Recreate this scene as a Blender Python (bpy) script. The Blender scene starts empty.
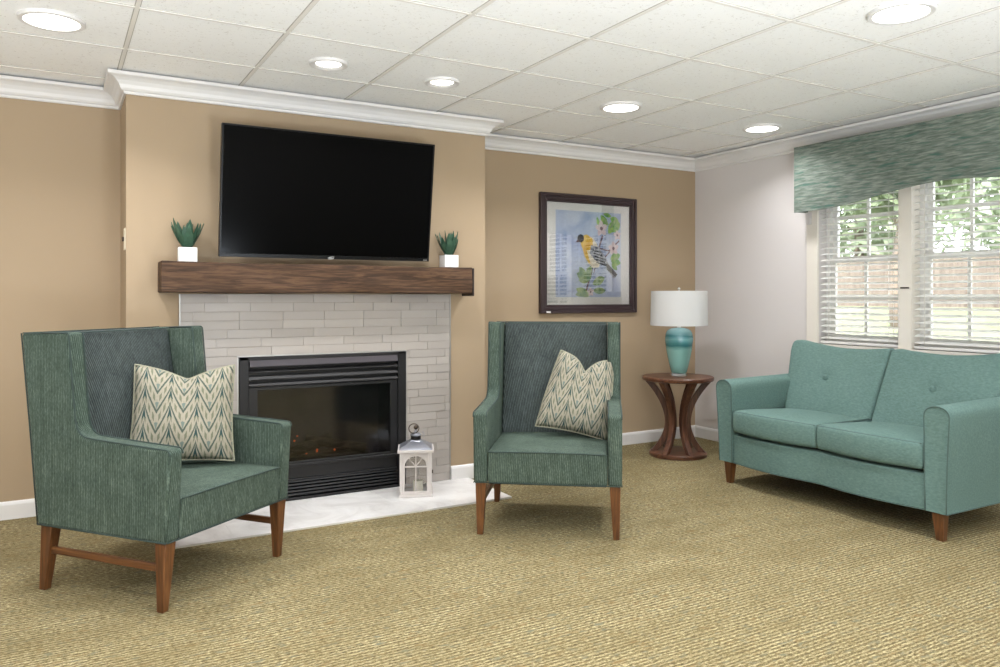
import bpy, bmesh, math, random
from mathutils import Vector, Matrix
random.seed(7)
sc = bpy.context.scene
COL = sc.collection
R = math.radians

# ---------------------------------------------------------------- camera, sky, exposure
cam_data = bpy.data.cameras.new('camera')
cam = bpy.data.objects.new('camera', cam_data); COL.objects.link(cam)
cam_data.sensor_width = 36.0
cam_data.lens = 776.2 * 36.0 / 1000.0
cam_data.shift_y = (296.5 - 333.5) / 1000.0
cam_data.clip_start = 0.05
cam.location = (0, 0, 1.199)
cam.rotation_euler = (R(90), 0, R(-29.84))
sc.camera = cam

w = bpy.data.worlds.new('sky'); sc.world = w; w.use_nodes = True
wb = w.node_tree.nodes['Background']
wb.inputs['Color'].default_value = (0.90, 0.95, 1.0, 1); wb.inputs['Strength'].default_value = 7.0

sun_d = bpy.data.lights.new('sun', 'SUN'); sun_d.energy = 7.0; sun_d.angle = R(2); sun_d.color = (1, .95, .86)
sun = bpy.data.objects.new('sun', sun_d); COL.objects.link(sun)
sun.rotation_euler = (R(20), R(-48), 0)

# added fill uplights behind the camera, brightening the ceiling: (x, y, watts); their housings are built further down
ADDED_UPLIGHTS = [(1.45, -.35, 92.0, 'nearest the sofa'), (-.35, -.75, 80.0, 'at the middle of the room'), (1.3, -1.9, 85.0, 'at the back right of the room'), (-.9, -2.0, 75.0, 'at the back left of the room'), (-1.9, 1.5, 50.0, 'by the left wall')]
for ux, uy, ue, _ in ADDED_UPLIGHTS:
    ad = bpy.data.lights.new('added_uplight', 'AREA'); ad.shape = 'DISK'; ad.size = .24; ad.energy = ue*1.32; ad.color = (.82, .90, 1)
    ao = bpy.data.objects.new('added_uplight', ad); COL.objects.link(ao); ao.location = (ux, uy, .337); ao.rotation_euler = (R(180), 0, 0)

vs = sc.view_settings
vs.view_transform = 'Standard'; vs.look = 'None'; vs.gamma = 1.0; vs.use_curve_mapping = False
vs.exposure = 0.13
sc.cycles.max_bounces = 10
sc.cycles.diffuse_bounces = 6
sc.cycles.use_denoising = True
sc.cycles.sample_clamp_indirect = 6.0

BIG_W, SMALL_W = 13.6, 6.3          # watts of the recessed lamps
LAMP_COL = (0.98, 0.98, 1.0)

# ---------------------------------------------------------------- materials
def srgb(r, g, b):
    f = lambda c: (c/255/12.92) if c/255 <= .04045 else ((c/255+.055)/1.055)**2.4
    return (f(r), f(g), f(b), 1)

class NT:
    def __init__(s, name):
        s.m = bpy.data.materials.new(name); s.m.use_nodes = True
        s.t = s.m.node_tree; s.b = s.t.nodes['Principled BSDF']; s.out = s.t.nodes['Material Output']
    def n(s, typ, **kw):
        x = s.t.nodes.new(typ)
        for k, v in kw.items(): setattr(x, k, v)
        return x
    def l(s, a, b): s.t.links.new(a, b)
    def val(s, sock, v):
        if hasattr(v, 'type') and hasattr(v, 'links'): s.l(v, sock)
        else: sock.default_value = v
    def math(s, op, a, b=0.0, c=None, clamp=False):
        x = s.n('ShaderNodeMath', operation=op); x.use_clamp = clamp
        s.val(x.inputs[0], a); s.val(x.inputs[1], b)
        if c is not None: s.val(x.inputs[2], c)
        return x.outputs[0]
    def mix(s, f, a, b, mode='MIX'):
        x = s.n('ShaderNodeMix', data_type='RGBA', blend_type=mode)
        s.val(x.inputs[0], f); s.val(x.inputs[6], a); s.val(x.inputs[7], b)
        return x.outputs[2]
    def coord(s, kind='Object'):
        return s.n('ShaderNodeTexCoord').outputs[kind]
    def mapping(s, v, scale=(1,1,1), rot=(0,0,0), loc=(0,0,0)):
        x = s.n('ShaderNodeMapping'); s.l(v, x.inputs[0])
        x.inputs['Scale'].default_value = scale; x.inputs['Rotation'].default_value = rot; x.inputs['Location'].default_value = loc
        return x.outputs[0]
    def noise(s, v, scale, detail=3, rough=.5, dist=0):
        x = s.n('ShaderNodeTexNoise'); s.l(v, x.inputs['Vector'])
        x.inputs['Scale'].default_value = scale; x.inputs['Detail'].default_value = detail
        x.inputs['Roughness'].default_value = rough; x.inputs['Distortion'].default_value = dist
        return x.outputs['Fac']
    def ramp(s, f, stops):
        x = s.n('ShaderNodeValToRGB'); s.val(x.inputs[0], f)
        e = x.color_ramp.elements
        while len(e) < len(stops): e.new(.5)
        for i, (p, c) in enumerate(stops):
            e[i].position = p; e[i].color = c
        return x.outputs[0]
    def sep(s, v):
        x = s.n('ShaderNodeSeparateXYZ'); s.l(v, x.inputs[0]); return x.outputs
    def bump(s, h, strength=.3, dist=.002):
        x = s.n('ShaderNodeBump'); s.l(h, x.inputs['Height'])
        x.inputs['Strength'].default_value = strength; x.inputs['Distance'].default_value = dist
        s.l(x.outputs[0], s.b.inputs['Normal'])
    def set(s, col=None, rough=None, metal=None, spec=None):
        if col is not None: s.val(s.b.inputs['Base Color'], col)
        if rough is not None: s.val(s.b.inputs['Roughness'], rough)
        if metal is not None: s.b.inputs['Metallic'].default_value = metal
        if spec is not None: s.b.inputs['Specular IOR Level'].default_value = spec
        return s

def plain(name, col, rough=.6, metal=0.0, spec=.5, var=.06, vs_=8):
    t = NT(name); v = t.coord()
    f = t.noise(v, vs_, 3)
    d = tuple(c*(1-var) for c in col[:3])+(1,); b = tuple(min(1, c*(1+var)) for c in col[:3])+(1,)
    t.set(t.mix(f, d, b), rough, metal, spec)
    return t.m

M = {}
def wallmat(name, col):
    t = NT(name); v = t.coord()
    f = t.noise(v, 1.3, 2)
    d = tuple(c*.96 for c in col[:3])+(1,)
    t.set(t.mix(f, d, col), .75, 0, .3)
    t.bump(t.noise(v, 260, 2), .12, .001)
    return t.m
M['tan'] = wallmat('tan_paint', srgb(166, 146, 120))
M['grey_wall'] = wallmat('grey_paint', srgb(210, 205, 203))
M['cream_wall'] = wallmat('cream_paint', srgb(190, 182, 172))
M['trim'] = plain('white_trim_paint', srgb(220, 218, 216), .4, var=.02)
M['window_white'] = plain('white_vinyl', srgb(225, 224, 222), .4, var=.02)
M['casing'] = plain('cream_casing', srgb(222, 216, 206), .45, var=.02)

# carpet: short ribs along the room's length, flecked olive, straw and rust
t = NT('carpet'); v = t.coord()
xyz = t.sep(v)
wob = t.noise(t.mapping(v, (3, 22, 1)), 1.0, 2)
ph = t.math('ADD', t.math('MULTIPLY', xyz[1], 2*math.pi/.019), t.math('MULTIPLY', wob, 8.0))
rib = t.math('MULTIPLY_ADD', t.math('SINE', ph), .5, .5)
st = t.noise(t.mapping(v, (55, 150, 1)), 1.0, 2, .6)
grain = t.noise(t.mapping(v, (170, 300, 1)), 1.0, 2, .7)
fl = t.noise(t.mapping(v, (14, 34, 1)), 1.0, 3, .6)
fl = t.math('MULTIPLY', fl, .94)
blot = t.noise(t.mapping(v, (2.2, 5, 1)), 1.0, 3, .6)
h = t.math('ADD', t.math('MULTIPLY', rib, .17), t.math('ADD', t.math('MULTIPLY', st, .78), t.math('MULTIPLY', grain, .62)))
c1 = t.ramp(h, [(.54, srgb(50, 42, 26)), (.76, srgb(114, 102, 71)), (.98, srgb(188, 176, 138))])
c2 = t.mix(t.ramp(fl, [(.52, (0,0,0,1)), (.70, (1,1,1,1))]), c1, srgb(124, 102, 68))
c3 = t.mix(t.ramp(t.noise(t.mapping(v, (20, 40, 1), loc=(7, 3, 0)), 1.0, 3), [(.56, (0,0,0,1)), (.72, (1,1,1,1))]), c2, srgb(108, 106, 88))
c4 = t.mix(t.math('MULTIPLY', t.ramp(blot, [(.35, (0,0,0,1)), (.65, (1,1,1,1))]), .42), c3, srgb(104, 91, 60))
t.set(c4, .95, 0, .1); t.bump(h, .6, .006); M['carpet'] = t.m

# ceiling tile: pale board with fine fissures
t = NT('ceiling_tile'); v = t.coord()
sp = t.noise(v, 70, 4, .7); big = t.noise(v, 1.2, 2)
speck = t.ramp(sp, [(.31, (0,0,0,1)), (.41, (1,1,1,1))])
c = t.mix(speck, srgb(206, 203, 198), t.mix(big, srgb(240, 240, 239), srgb(246, 246, 245)))
t.set(c, .9, 0, .2); t.bump(speck, .35, .003); M['tile_board'] = t.m
M['grid'] = plain('grid_white', srgb(226, 223, 217), .5, var=.02)
M['gap'] = plain('dark_gap', srgb(178, 174, 167), .9, var=.02)

def fabric(name, dark, mid, light, rib=0.0, ribper=.009, scale=260, mott=9, sheen=.3):
    t = NT(name); v = t.coord(); xyz = t.sep(v)
    wv = t.noise(t.mapping(v, (scale, scale*(1 if rib else .4), scale*(.28 if rib else 1))), 1.0, 3, .7)
    mo = t.noise(v, mott, 3, .6)
    hh = wv
    if rib:
        ph = t.math('MULTIPLY', t.math('ADD', xyz[0], t.math('MULTIPLY', xyz[1], 1.0)), 2*math.pi/ribper)
        s1 = t.math('MULTIPLY_ADD', t.math('SINE', ph), .5, .5)
        brk = t.noise(t.mapping(v, (60, 60, 16)), 1.0, 2, .6)
        wide = t.noise(t.mapping(v, (70, 70, 5)), 1.0, 3, .7)
        hh = t.math('ADD', t.math('MULTIPLY', wv, 1-rib-.25), t.math('MULTIPLY', t.math('MULTIPLY', s1, t.math('ADD', brk, .45)), rib))
        hh = t.math('ADD', hh, t.math('MULTIPLY', wide, .25))
    hh2 = t.math('ADD', t.math('MULTIPLY', hh, .85), t.math('MULTIPLY', mo, .15))
    c = t.ramp(hh2, [(.30, dark), (.5, mid), (.70, light)])
    t.set(c, .9, 0, .15)
    t.b.inputs['Sheen Weight'].default_value = sheen
    t.b.inputs['Sheen Roughness'].default_value = .4
    t.b.inputs['Sheen Tint'].default_value = light
    t.bump(hh, .4, .002)
    return t.m
M['chair'] = fabric('ribbed_green_fabric', srgb(36, 47, 40), srgb(68, 81, 72), srgb(108, 121, 109), .18, sheen=.1)
M['chair_back'] = fabric('ribbed_slate_fabric', srgb(38, 44, 43), srgb(64, 71, 70), srgb(94, 102, 100), .28, sheen=.1)
M['piping'] = plain('dark_green_piping', srgb(50, 64, 60), .9, var=.1)
M['sofa'] = fabric('seafoam_chenille', srgb(83, 106, 100), srgb(93, 117, 111), srgb(105, 129, 123), 0, scale=120, mott=5, sheen=.25)
M['sofa_pipe'] = plain('seafoam_piping', srgb(70, 90, 86), .9, var=.08)
M['black_cloth'] = plain('black_dust_cloth', srgb(22, 24, 22), .95)

def wood(name, dark, mid, light, axis=2, scale=1.0, rough=.4, dist=1.2):
    t = NT(name); v = t.coord()
    s = [34*scale, 34*scale, 34*scale]; s[axis] = 2.2*scale
    f = t.noise(t.mapping(v, tuple(s)), 1.0, 4, .6, dist)
    f2 = t.noise(t.mapping(v, tuple(x*4 for x in s)), 1.0, 2)
    ff = t.math('ADD', t.math('MULTIPLY', f, .8), t.math('MULTIPLY', f2, .2))
    t.set(t.ramp(ff, [(.32, dark), (.5, mid), (.68, light)]), rough, 0, .4)
    t.bump(ff, .15, .001)
    return t.m
M['leg'] = wood('walnut_stain', srgb(64, 38, 20), srgb(93, 58, 31), srgb(118, 78, 44), 2)
M['rail'] = wood('walnut_stain_rail', srgb(64, 38, 20), srgb(93, 58, 31), srgb(118, 78, 44), 1)
M['table'] = wood('dark_walnut', srgb(58, 36, 26), srgb(88, 56, 40), srgb(116, 78, 56), 0, .7, .32)
M['table_leg'] = wood('dark_walnut_leg', srgb(56, 34, 26), srgb(84, 54, 40), srgb(112, 76, 56), 2, .7, .35)

t = NT('rough_beam'); v = t.coord()
f = t.noise(t.mapping(v, (2.0, 30, 30)), 1.0, 5, .62, 1.6)
f2 = t.noise(t.mapping(v, (9, 160, 160)), 1.0, 3)
kn = t.n('ShaderNodeTexVoronoi'); t.l(t.mapping(v, (2.6, 6, 6), loc=(.3, 0, .1)), kn.inputs['Vector']); kn.inputs['Scale'].default_value = 1.0
knm = t.ramp(kn.outputs['Distance'], [(.05, (1,1,1,1)), (.16, (0,0,0,1))])
ff = t.math('ADD', t.math('MULTIPLY', f, .75), t.math('MULTIPLY', f2, .25))
c = t.ramp(ff, [(.30, srgb(34, 22, 13)), (.47, srgb(62, 42, 26)), (.60, srgb(94, 68, 47)), (.75, srgb(52, 35, 22))])
c = t.mix(t.math('MULTIPLY', knm, .55), c, srgb(58, 38, 28))
t.set(c, .6, 0, .3); t.bump(ff, .5, .004); M['beam'] = t.m
M['beam_dark'] = plain('beam_end_dark', srgb(42, 29, 23), .7, var=.15)

t = NT('glazed_brick_tile'); v = t.coord()
isl = t.n('ShaderNodeNewGeometry').outputs['Random Per Island']
f = t.noise(t.mapping(v, (4, 4, 20)), 1.0, 3, .6)
c = t.mix(isl, srgb(160, 153, 146), srgb(170, 163, 156)); c = t.mix(t.math('MULTIPLY', f, .3), c, srgb(152, 145, 138))
t.set(c, .32, 0, .5); t.bump(t.noise(v, 30, 3), .15, .003); M['brick'] = t.m
M['grout'] = plain('grout', srgb(142, 136, 129), .9, var=.03)
M['edge_metal'] = plain('edge_metal', srgb(176, 174, 171), .35, .6)

t = NT('hearth_marble'); v = t.coord()
f = t.noise(v, 3.2, 6, .65, 1.5)
t.set(t.ramp(f, [(.32, srgb(196, 192, 188)), (.5, srgb(216, 213, 210)), (.7, srgb(228, 226, 223))]), .3, 0, .45); M['marble'] = t.m
M['joint'] = plain('tile_joint', srgb(188, 184, 178), .8, var=.03)

M['black'] = plain('black_metal', srgb(21, 20, 21), .45, .0, .4, var=.1)
M['black_gloss'] = plain('black_gloss', srgb(7, 7, 8), .3, 0, .2, var=.05)
M['screen'] = plain('black_screen', srgb(5, 5, 5), .15, 0, .03, var=.05)
M['hood'] = plain('plum_black_metal', srgb(58, 52, 57), .45, 0, .5, var=.05)
M['firebox'] = plain('firebox_liner', srgb(96, 93, 92), .9, var=.25)
M['log'] = wood('charred_log', srgb(30, 24, 20), srgb(70, 56, 46), srgb(120, 104, 90), 0, 1, .9)
M['silver'] = plain('silver', srgb(190, 190, 192), .3, .9)
M['nickel'] = plain('brushed_nickel', srgb(200, 198, 192), .3, .9)
M['white_gloss'] = plain('white_ceramic', srgb(226, 225, 224), .35, var=.02)
M['soil'] = plain('soil', srgb(52, 42, 34), .95, var=.3, vs_=90)
M['plate'] = plain('ivory_plate', srgb(222, 214, 192), .4, var=.02)
M['bronze'] = plain('dark_bronze', srgb(60, 48, 38), .5, .5)
M['cord'] = plain('white_cord', srgb(225, 222, 215), .8, var=.02)

def emis(name, col, s):
    t = NT(name); t.set(col, .5); t.b.inputs['Emission Color'].default_value = col; t.b.inputs['Emission Strength'].default_value = s; return t.m
M['lens'] = emis('lamp_lens', (1, .97, .92, 1), 3.0)
M['ember'] = emis('ember_glow', (1, .16, .03, 1), .9)

def glassmat(name, tint=(1,1,1,1), gloss=.07, rough=.02):
    t = NT(name); t.t.nodes.remove(t.b)
    tr = t.n('ShaderNodeBsdfTransparent'); tr.inputs[0].default_value = tint
    gl = t.n('ShaderNodeBsdfGlossy'); gl.inputs['Roughness'].default_value = rough
    fr = t.n('ShaderNodeFresnel'); fr.inputs[0].default_value = 1.45
    f = t.math('ADD', fr.outputs[0], gloss, clamp=True)
    mx = t.n('ShaderNodeMixShader'); t.l(f, mx.inputs[0]); t.l(tr.outputs[0], mx.inputs[1]); t.l(gl.outputs[0], mx.inputs[2])
    t.l(mx.outputs[0], t.out.inputs[0]); return t.m
M['glass'] = glassmat('clear_glass', gloss=.0)
M['pic_glass'] = glassmat('picture_glass', gloss=.10)
M['fire_glass'] = glassmat('smoked_glass', (.6, .6, .62, 1), gloss=.015, rough=.12)

t = NT('blind_slat'); t.set(srgb(244, 243, 241), .45)
tl = t.n('ShaderNodeBsdfTranslucent'); tl.inputs[0].default_value = srgb(244, 243, 240)
mx = t.n('ShaderNodeMixShader'); mx.inputs[0].default_value = .3
t.l(t.b.outputs[0], mx.inputs[1]); t.l(tl.outputs[0], mx.inputs[2]); t.l(mx.outputs[0], t.out.inputs[0])
M['slat'] = t.m

t = NT('valance_linen'); v = t.coord()
a = t.noise(t.mapping(v, (1, 10, 95)), 1.0, 4, .6, .3)
b = t.noise(t.mapping(v, (1, 6, 60), loc=(3, 1, 2)), 1.0, 3, .6, .3)
g = t.noise(t.mapping(v, (1, 160, 160)), 1.0, 2)
c = t.ramp(a, [(.32, srgb(78, 90, 82)), (.5, srgb(112, 121, 112)), (.68, srgb(142, 150, 140))])
c = t.mix(t.ramp(b, [(.54, (0,0,0,1)), (.66, (1,1,1,1))]), c, srgb(68, 100, 90))
c = t.mix(t.math('MULTIPLY', g, .3), c, srgb(102, 110, 102))
t.set(c, .85, 0, .2); t.bump(a, .3, .002); M['valance'] = t.m

# pillow: cream ground, dark green peaked lines, teal and sand spots
t = NT('ikat_pillow'); uv = t.coord('UV'); q = t.sep(uv)
nz = t.noise(t.mapping(uv, (40, 40, 40)), 1.0, 2)
cu = t.math('FRACT', t.math('MULTIPLY', q[0], 4.0))
tri = t.math('ABSOLUTE', t.math('SUBTRACT', t.math('MULTIPLY', cu, 2), 1))           # 0 at peak, 1 in the valley
curve = t.math('POWER', tri, .72)
phs = t.math('ADD', t.math('ADD', t.math('MULTIPLY', q[1], 4.9), t.math('MULTIPLY', curve, 1.5)), t.math('MULTIPLY', nz, .12))
fr = t.math('FRACT', phs)
dist = t.math('ABSOLUTE', t.math('SUBTRACT', fr, .5))           # .5 = on the line
line = t.ramp(dist, [(.385, (0,0,0,1)), (.43, (1,1,1,1))])
mid = t.math('LESS_THAN', dist, .16)
dots = t.math('GREATER_THAN', t.math('SINE', t.math('MULTIPLY', tri, 2*math.pi*3.0)), -.1)
dm = t.math('MULTIPLY', mid, dots)
dia = t.math('LESS_THAN', t.math('ADD', t.math('MULTIPLY', tri, 1.3), t.math('MULTIPLY', t.math('ABSOLUTE', t.math('SUBTRACT', fr, .62)), 1.0)), .24)
dia2 = t.math('LESS_THAN', t.math('ADD', t.math('MULTIPLY', t.math('SUBTRACT', 1, tri), 1.3), t.math('MULTIPLY', t.math('ABSOLUTE', t.math('SUBTRACT', fr, .3)), 1.0)), .20)
base = t.mix(nz, srgb(142, 135, 119), srgb(166, 159, 143))
c = t.mix(t.math('MULTIPLY', dm, .8), base, srgb(96, 102, 82))
c = t.mix(t.math('MULTIPLY', dia2, .8), c, srgb(92, 112, 108))
c = t.mix(t.math('MULTIPLY', line, .88), c, srgb(58, 76, 68))
c = t.mix(t.math('MULTIPLY', dia, .95), c, srgb(46, 72, 72))
t.set(c, .9, 0, .15); t.bump(t.noise(t.mapping(uv, (300, 300, 1)), 1.0, 1), .3, .002); M['pillow'] = t.m

t = NT('lamp_glaze'); v = t.coord(); z = t.sep(v)[2]
wz = t.math('ADD', z, t.math('MULTIPLY', t.math('SUBTRACT', t.noise(t.mapping(v, (8, 8, 40)), 1.0, 4), .5), .035))
c = t.ramp(t.math('DIVIDE', wz, .4), [(.0, srgb(112, 156, 148)), (.50, srgb(120, 162, 155)), (.58, srgb(50, 108, 112)), (.63, srgb(78, 138, 142)),
     (.70, srgb(116, 170, 174)), (.76, srgb(66, 128, 136)), (.82, srgb(134, 180, 184)), (.9, srgb(160, 198, 202))])
t.set(c, .14, 0, .6); M['glaze'] = t.m
t = NT('shade_linen'); t.set(srgb(218, 218, 217), .85)
tl = t.n('ShaderNodeBsdfTranslucent'); tl.inputs[0].default_value = srgb(226, 225, 222)
mx = t.n('ShaderNodeMixShader'); mx.inputs[0].default_value = .35
t.l(t.b.outputs[0], mx.inputs[1]); t.l(tl.outputs[0], mx.inputs[2]); t.l(mx.outputs[0], t.out.inputs[0]); M['shade'] = t.m
t = NT('acrylic'); t.set(srgb(235, 238, 238), .08); t.b.inputs['Transmission Weight'].default_value = .7; M['acrylic'] = t.m

def leafmat(name, a, b):
    t = NT(name); v = t.coord()
    t.set(t.mix(t.noise(v, 60, 3), a, b), .5); return t.m
M['succ'] = leafmat('succulent_green', srgb(24, 52, 40), srgb(70, 108, 84))
t = NT('tree_leaf'); oi = t.n('ShaderNodeNewGeometry').outputs['Random Per Island']
t.set(t.ramp(oi, [(0, srgb(128, 140, 118)), (.6, srgb(158, 168, 146)), (1, srgb(190, 196, 178))]), .7); tl = t.n('ShaderNodeBsdfTranslucent'); tl.inputs[0].default_value = srgb(170, 184, 150)
mx = t.n('ShaderNodeMixShader'); mx.inputs[0].default_value = .45
t.l(t.b.outputs[0], mx.inputs[1]); t.l(tl.outputs[0], mx.inputs[2]); t.l(mx.outputs[0], t.out.inputs[0]); M['leaf'] = t.m
M['bark'] = plain('bark', srgb(120, 108, 98), .95, var=.3, vs_=12)
t = NT('lawn'); v = t.coord()
c = t.ramp(t.noise(v, 1.1, 4, .6), [(.38, srgb(104, 120, 80)), (.52, srgb(118, 122, 98)), (.66, srgb(124, 112, 100))])
c = t.mix(t.noise(v, 40, 2), c, srgb(128, 134, 100)); t.set(c, .95); M['lawn'] = t.m
M['fence'] = wood('grey_fence', srgb(80, 72, 66), srgb(106, 96, 88), srgb(126, 116, 108), 2, .4, .9)

# ---------------------------------------------------------------- mesh helpers
class MB:
    def __init__(s): s.b = bmesh.new()
    def box(s, a, b, mi=0, mat=None):
        x0,y0,z0 = a; x1,y1,z1 = b
        P = [(x0,y0,z0),(x1,y0,z0),(x1,y1,z0),(x0,y1,z0),(x0,y0,z1),(x1,y0,z1),(x1,y1,z1),(x0,y1,z1)]
        V = [s.b.verts.new(mat @ Vector(p) if mat else p) for p in P]
        for f in ((0,3,2,1),(4,5,6,7),(0,1,5,4),(1,2,6,5),(2,3,7,6),(3,0,4,7)):
            s.b.faces.new([V[i] for i in f]).material_index = mi
        return s
    def frustum(s, c0, s0, c1, s1, mi=0):   # square section from c0 to c1, half sizes (x,y)
        V = []
        for c, h in ((c0, s0), (c1, s1)):
            for sx, sy in ((-1,-1),(1,-1),(1,1),(-1,1)): V.append(s.b.verts.new((c[0]+sx*h[0], c[1]+sy*h[1], c[2])))
        for f in ((0,3,2,1),(4,5,6,7),(0,1,5,4),(1,2,6,5),(2,3,7,6),(3,0,4,7)):
            s.b.faces.new([V[i] for i in f]).material_index = mi
        return s
    def prism(s, pts, d, mi=0):     # pts: closed 3D loop, d extrusion vector
        d = Vector(d)
        A = [s.b.verts.new(p) for p in pts]; B = [s.b.verts.new(Vector(p)+d) for p in pts]
        n = len(pts)
        s.b.faces.new(A).material_index = mi; s.b.faces.new(B[::-1]).material_index = mi
        for i in range(n): s.b.faces.new([A[i], B[i], B[(i+1) % n], A[(i+1) % n]]).material_index = mi
        return s
    def poly(s, pts, mi=0):
        s.b.faces.new([s.b.verts.new(p) for p in pts]).material_index = mi; return s
    def lathe(s, prof, c=(0,0,0), n=40, mi=0, cap=True):
        rings = []
        for r, z in prof:
            rings.append([s.b.verts.new((c[0]+r*math.cos(2*math.pi*i/n), c[1]+r*math.sin(2*math.pi*i/n), c[2]+z)) for i in range(n)])
        for a, b in zip(rings, rings[1:]):
            for i in range(n): s.b.faces.new([a[i], a[(i+1)%n], b[(i+1)%n], b[i]]).material_index = mi
        if cap:
            s.b.faces.new(rings[0][::-1]).material_index = mi; s.b.faces.new(rings[-1]).material_index = mi
        return s
    def tube(s, pts, r, n=8, mi=0, closed=False):
        pts = [Vector(p) for p in pts]; N = len(pts); rings = []
        up = Vector((0,0,1)); prev = None
        for i, p in enumerate(pts):
            if closed: d = (pts[(i+1)%N]-pts[i-1])
            else: d = pts[min(i+1, N-1)]-pts[max(i-1, 0)]
            d.normalize()
            if prev is None:
                a = up if abs(d.z) < .9 else Vector((1,0,0))
                u = d.cross(a).normalized()
            else:
                u = (prev - d*prev.dot(d)).normalized()
            prev = u; w_ = d.cross(u)
            rr = r[i] if isinstance(r, (list, tuple)) else r
            rings.append([s.b.verts.new(p+u*rr*math.cos(2*math.pi*k/n)+w_*rr*math.sin(2*math.pi*k/n)) for k in range(n)])
        prs = list(zip(rings, rings[1:]))
        if closed: prs.append((rings[-1], rings[0]))
        for a, b in prs:
            for k in range(n): s.b.faces.new([a[k], a[(k+1)%n], b[(k+1)%n], b[k]]).material_index = mi
        if not closed:
            s.b.faces.new(rings[0][::-1]).material_index = mi; s.b.faces.new(rings[-1]).material_index = mi
        return s
    def soft(s, a, b, r, n=(10,10,6), fn=None, mi=0):   # rounded box on a fine grid; fn bends it
        x0,y0,z0 = a; x1,y1,z1 = b
        lo = Vector(a)+Vector((r,r,r)); hi = Vector(b)-Vector((r,r,r))
        def ax(p0, p1, k):
            e = [p0, p0+r*.3, p0+r*.65, p0+r]
            m = [p0+r+(p1-p0-2*r)*i/k for i in range(1, k)]
            return e+m+[p1-r, p1-r*.65, p1-r*.3, p1]
        X, Y, Z = ax(x0,x1,n[0]), ax(y0,y1,n[1]), ax(z0,z1,n[2])
        cache = {}
        def V(i,j,k):
            key = (i,j,k)
            if key not in cache:
                p = Vector((X[i],Y[j],Z[k]))
                q = Vector((min(max(p.x,lo.x),hi.x), min(max(p.y,lo.y),hi.y), min(max(p.z,lo.z),hi.z)))
                d = p-q
                if d.length > 1e-9: p = q+d.normalized()*r
                if fn: p = Vector(fn(p.x,p.y,p.z))
                cache[key] = s.b.verts.new(p)
            return cache[key]
        I,J,K = len(X)-1, len(Y)-1, len(Z)-1
        def F(*v): s.b.faces.new(v).material_index = mi
        for i in range(I):
            for j in range(J):
                F(V(i,j,0),V(i,j+1,0),V(i+1,j+1,0),V(i+1,j,0)); F(V(i,j,K),V(i+1,j,K),V(i+1,j+1,K),V(i,j+1,K))
        for i in range(I):
            for k in range(K):
                F(V(i,0,k),V(i+1,0,k),V(i+1,0,k+1),V(i,0,k+1)); F(V(i,J,k),V(i,J,k+1),V(i+1,J,k+1),V(i+1,J,k))
        for j in range(J):
            for k in range(K):
                F(V(0,j,k),V(0,j,k+1),V(0,j+1,k+1),V(0,j+1,k)); F(V(I,j,k),V(I,j+1,k),V(I,j+1,k+1),V(I,j,k+1))
        return s
    def build(s, name, mat, parent=None, bevel=0, smooth=False, seg=2, loc=None, angle=None):
        bmesh.ops.recalc_face_normals(s.b, faces=s.b.faces[:])
        me = bpy.data.meshes.new(name); s.b.to_mesh(me); s.b.free()
        for m in (mat if isinstance(mat, (list, tuple)) else [mat]): me.materials.append(m)
        o = bpy.data.objects.new(name, me); COL.objects.link(o)
        if parent is not None: o.parent = parent
        if loc: o.location = loc
        if bevel:
            md = o.modifiers.new('bevel', 'BEVEL'); md.width = bevel; md.segments = seg; md.limit_method = 'ANGLE'; md.angle_limit = R(40)
            smooth = True; angle = angle or 50
        if smooth:
            for p in me.polygons: p.use_smooth = True
            if angle:
                with_ang(me, angle)
        return o

def with_ang(me, deg):
    bm = bmesh.new(); bm.from_mesh(me)
    for e in bm.edges:
        if len(e.link_faces) == 2 and e.calc_face_angle(0) > R(deg): e.smooth = False
    bm.to_mesh(me); bm.free()

def thing(name, label, cat, loc=(0,0,0), rz=0, group=None):
    o = bpy.data.objects.new(name, None); COL.objects.link(o)
    o.empty_display_size = .1
    o.location = loc; o.rotation_euler = (0,0,rz)
    o['label'] = label; o['category'] = cat
    if group: o['group'] = group
    return o
def tag(o, label, cat, group=None, kind=None):
    o['label'] = label; o['category'] = cat
    if group: o['group'] = group
    if kind: o['kind'] = kind
    return o
def struct(o): o['kind'] = 'structure'; return o
def copy_tree(o, parent=None):
    c = o.copy(); COL.objects.link(c)
    if parent is not None: c.parent = parent
    for ch in list(o.children): copy_tree(ch, c)
    return c

# ---------------------------------------------------------------- room constants (metres)
XR, YB, YC = 4.767, 4.945, 4.54           # right wall, back wall, chimney breast front
XL, YF = -2.6, -2.6                       # left and front walls
CX0, CX1 = .327, 2.489                    # chimney breast
HC = 2.367                                # ceiling grid
TX0, TX1, TZ = .592, 2.222, 1.213         # brick tile surround
FX0, FX1, FZ = .893, 1.915, .860          # firebox opening
WY0, WY1, WZ0, WZ1 = 1.69, 3.70, .86, 2.10

# floor, ceiling, walls
struct(MB().box((XL, YF, -.10), (XR, YB, 0)).build('floor', M['carpet']))
struct(MB().box((XL-.15, YF-.15, HC+.012), (XR+.15, YB+.15, HC+.10)).build('ceiling', M['tile_board']))
m = MB()
XG = [3.949+.6096*k for k in range(-10, 2)]
YG = [4.088-.6096*k for k in range(-1, 11)]
for x in XG:
    if x < XR-.05: m.box((x-.008, YF, HC+.006), (x+.008, YB, HC+.0125))
for y in YG:
    if y < YB-.05: m.box((XL, y-.008, HC+.0063), (XR, y+.008, HC+.0125))
struct(m.build('trim_1', M['grid']))
m = MB()
for x in XG:
    if x < XR-.05:
        for s_ in (-1, 1): m.box((x+s_*.0098-.0018, YF, HC+.0095), (x+s_*.0098+.0018, YB, HC+.0122))
for y in YG:
    if y < YB-.05:
        for s_ in (-1, 1): m.box((XL, y+s_*.0098-.0018, HC+.0094), (XR, y+s_*.0098+.0018, HC+.0121))
struct(m.build('trim_2', M['gap']))

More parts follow.
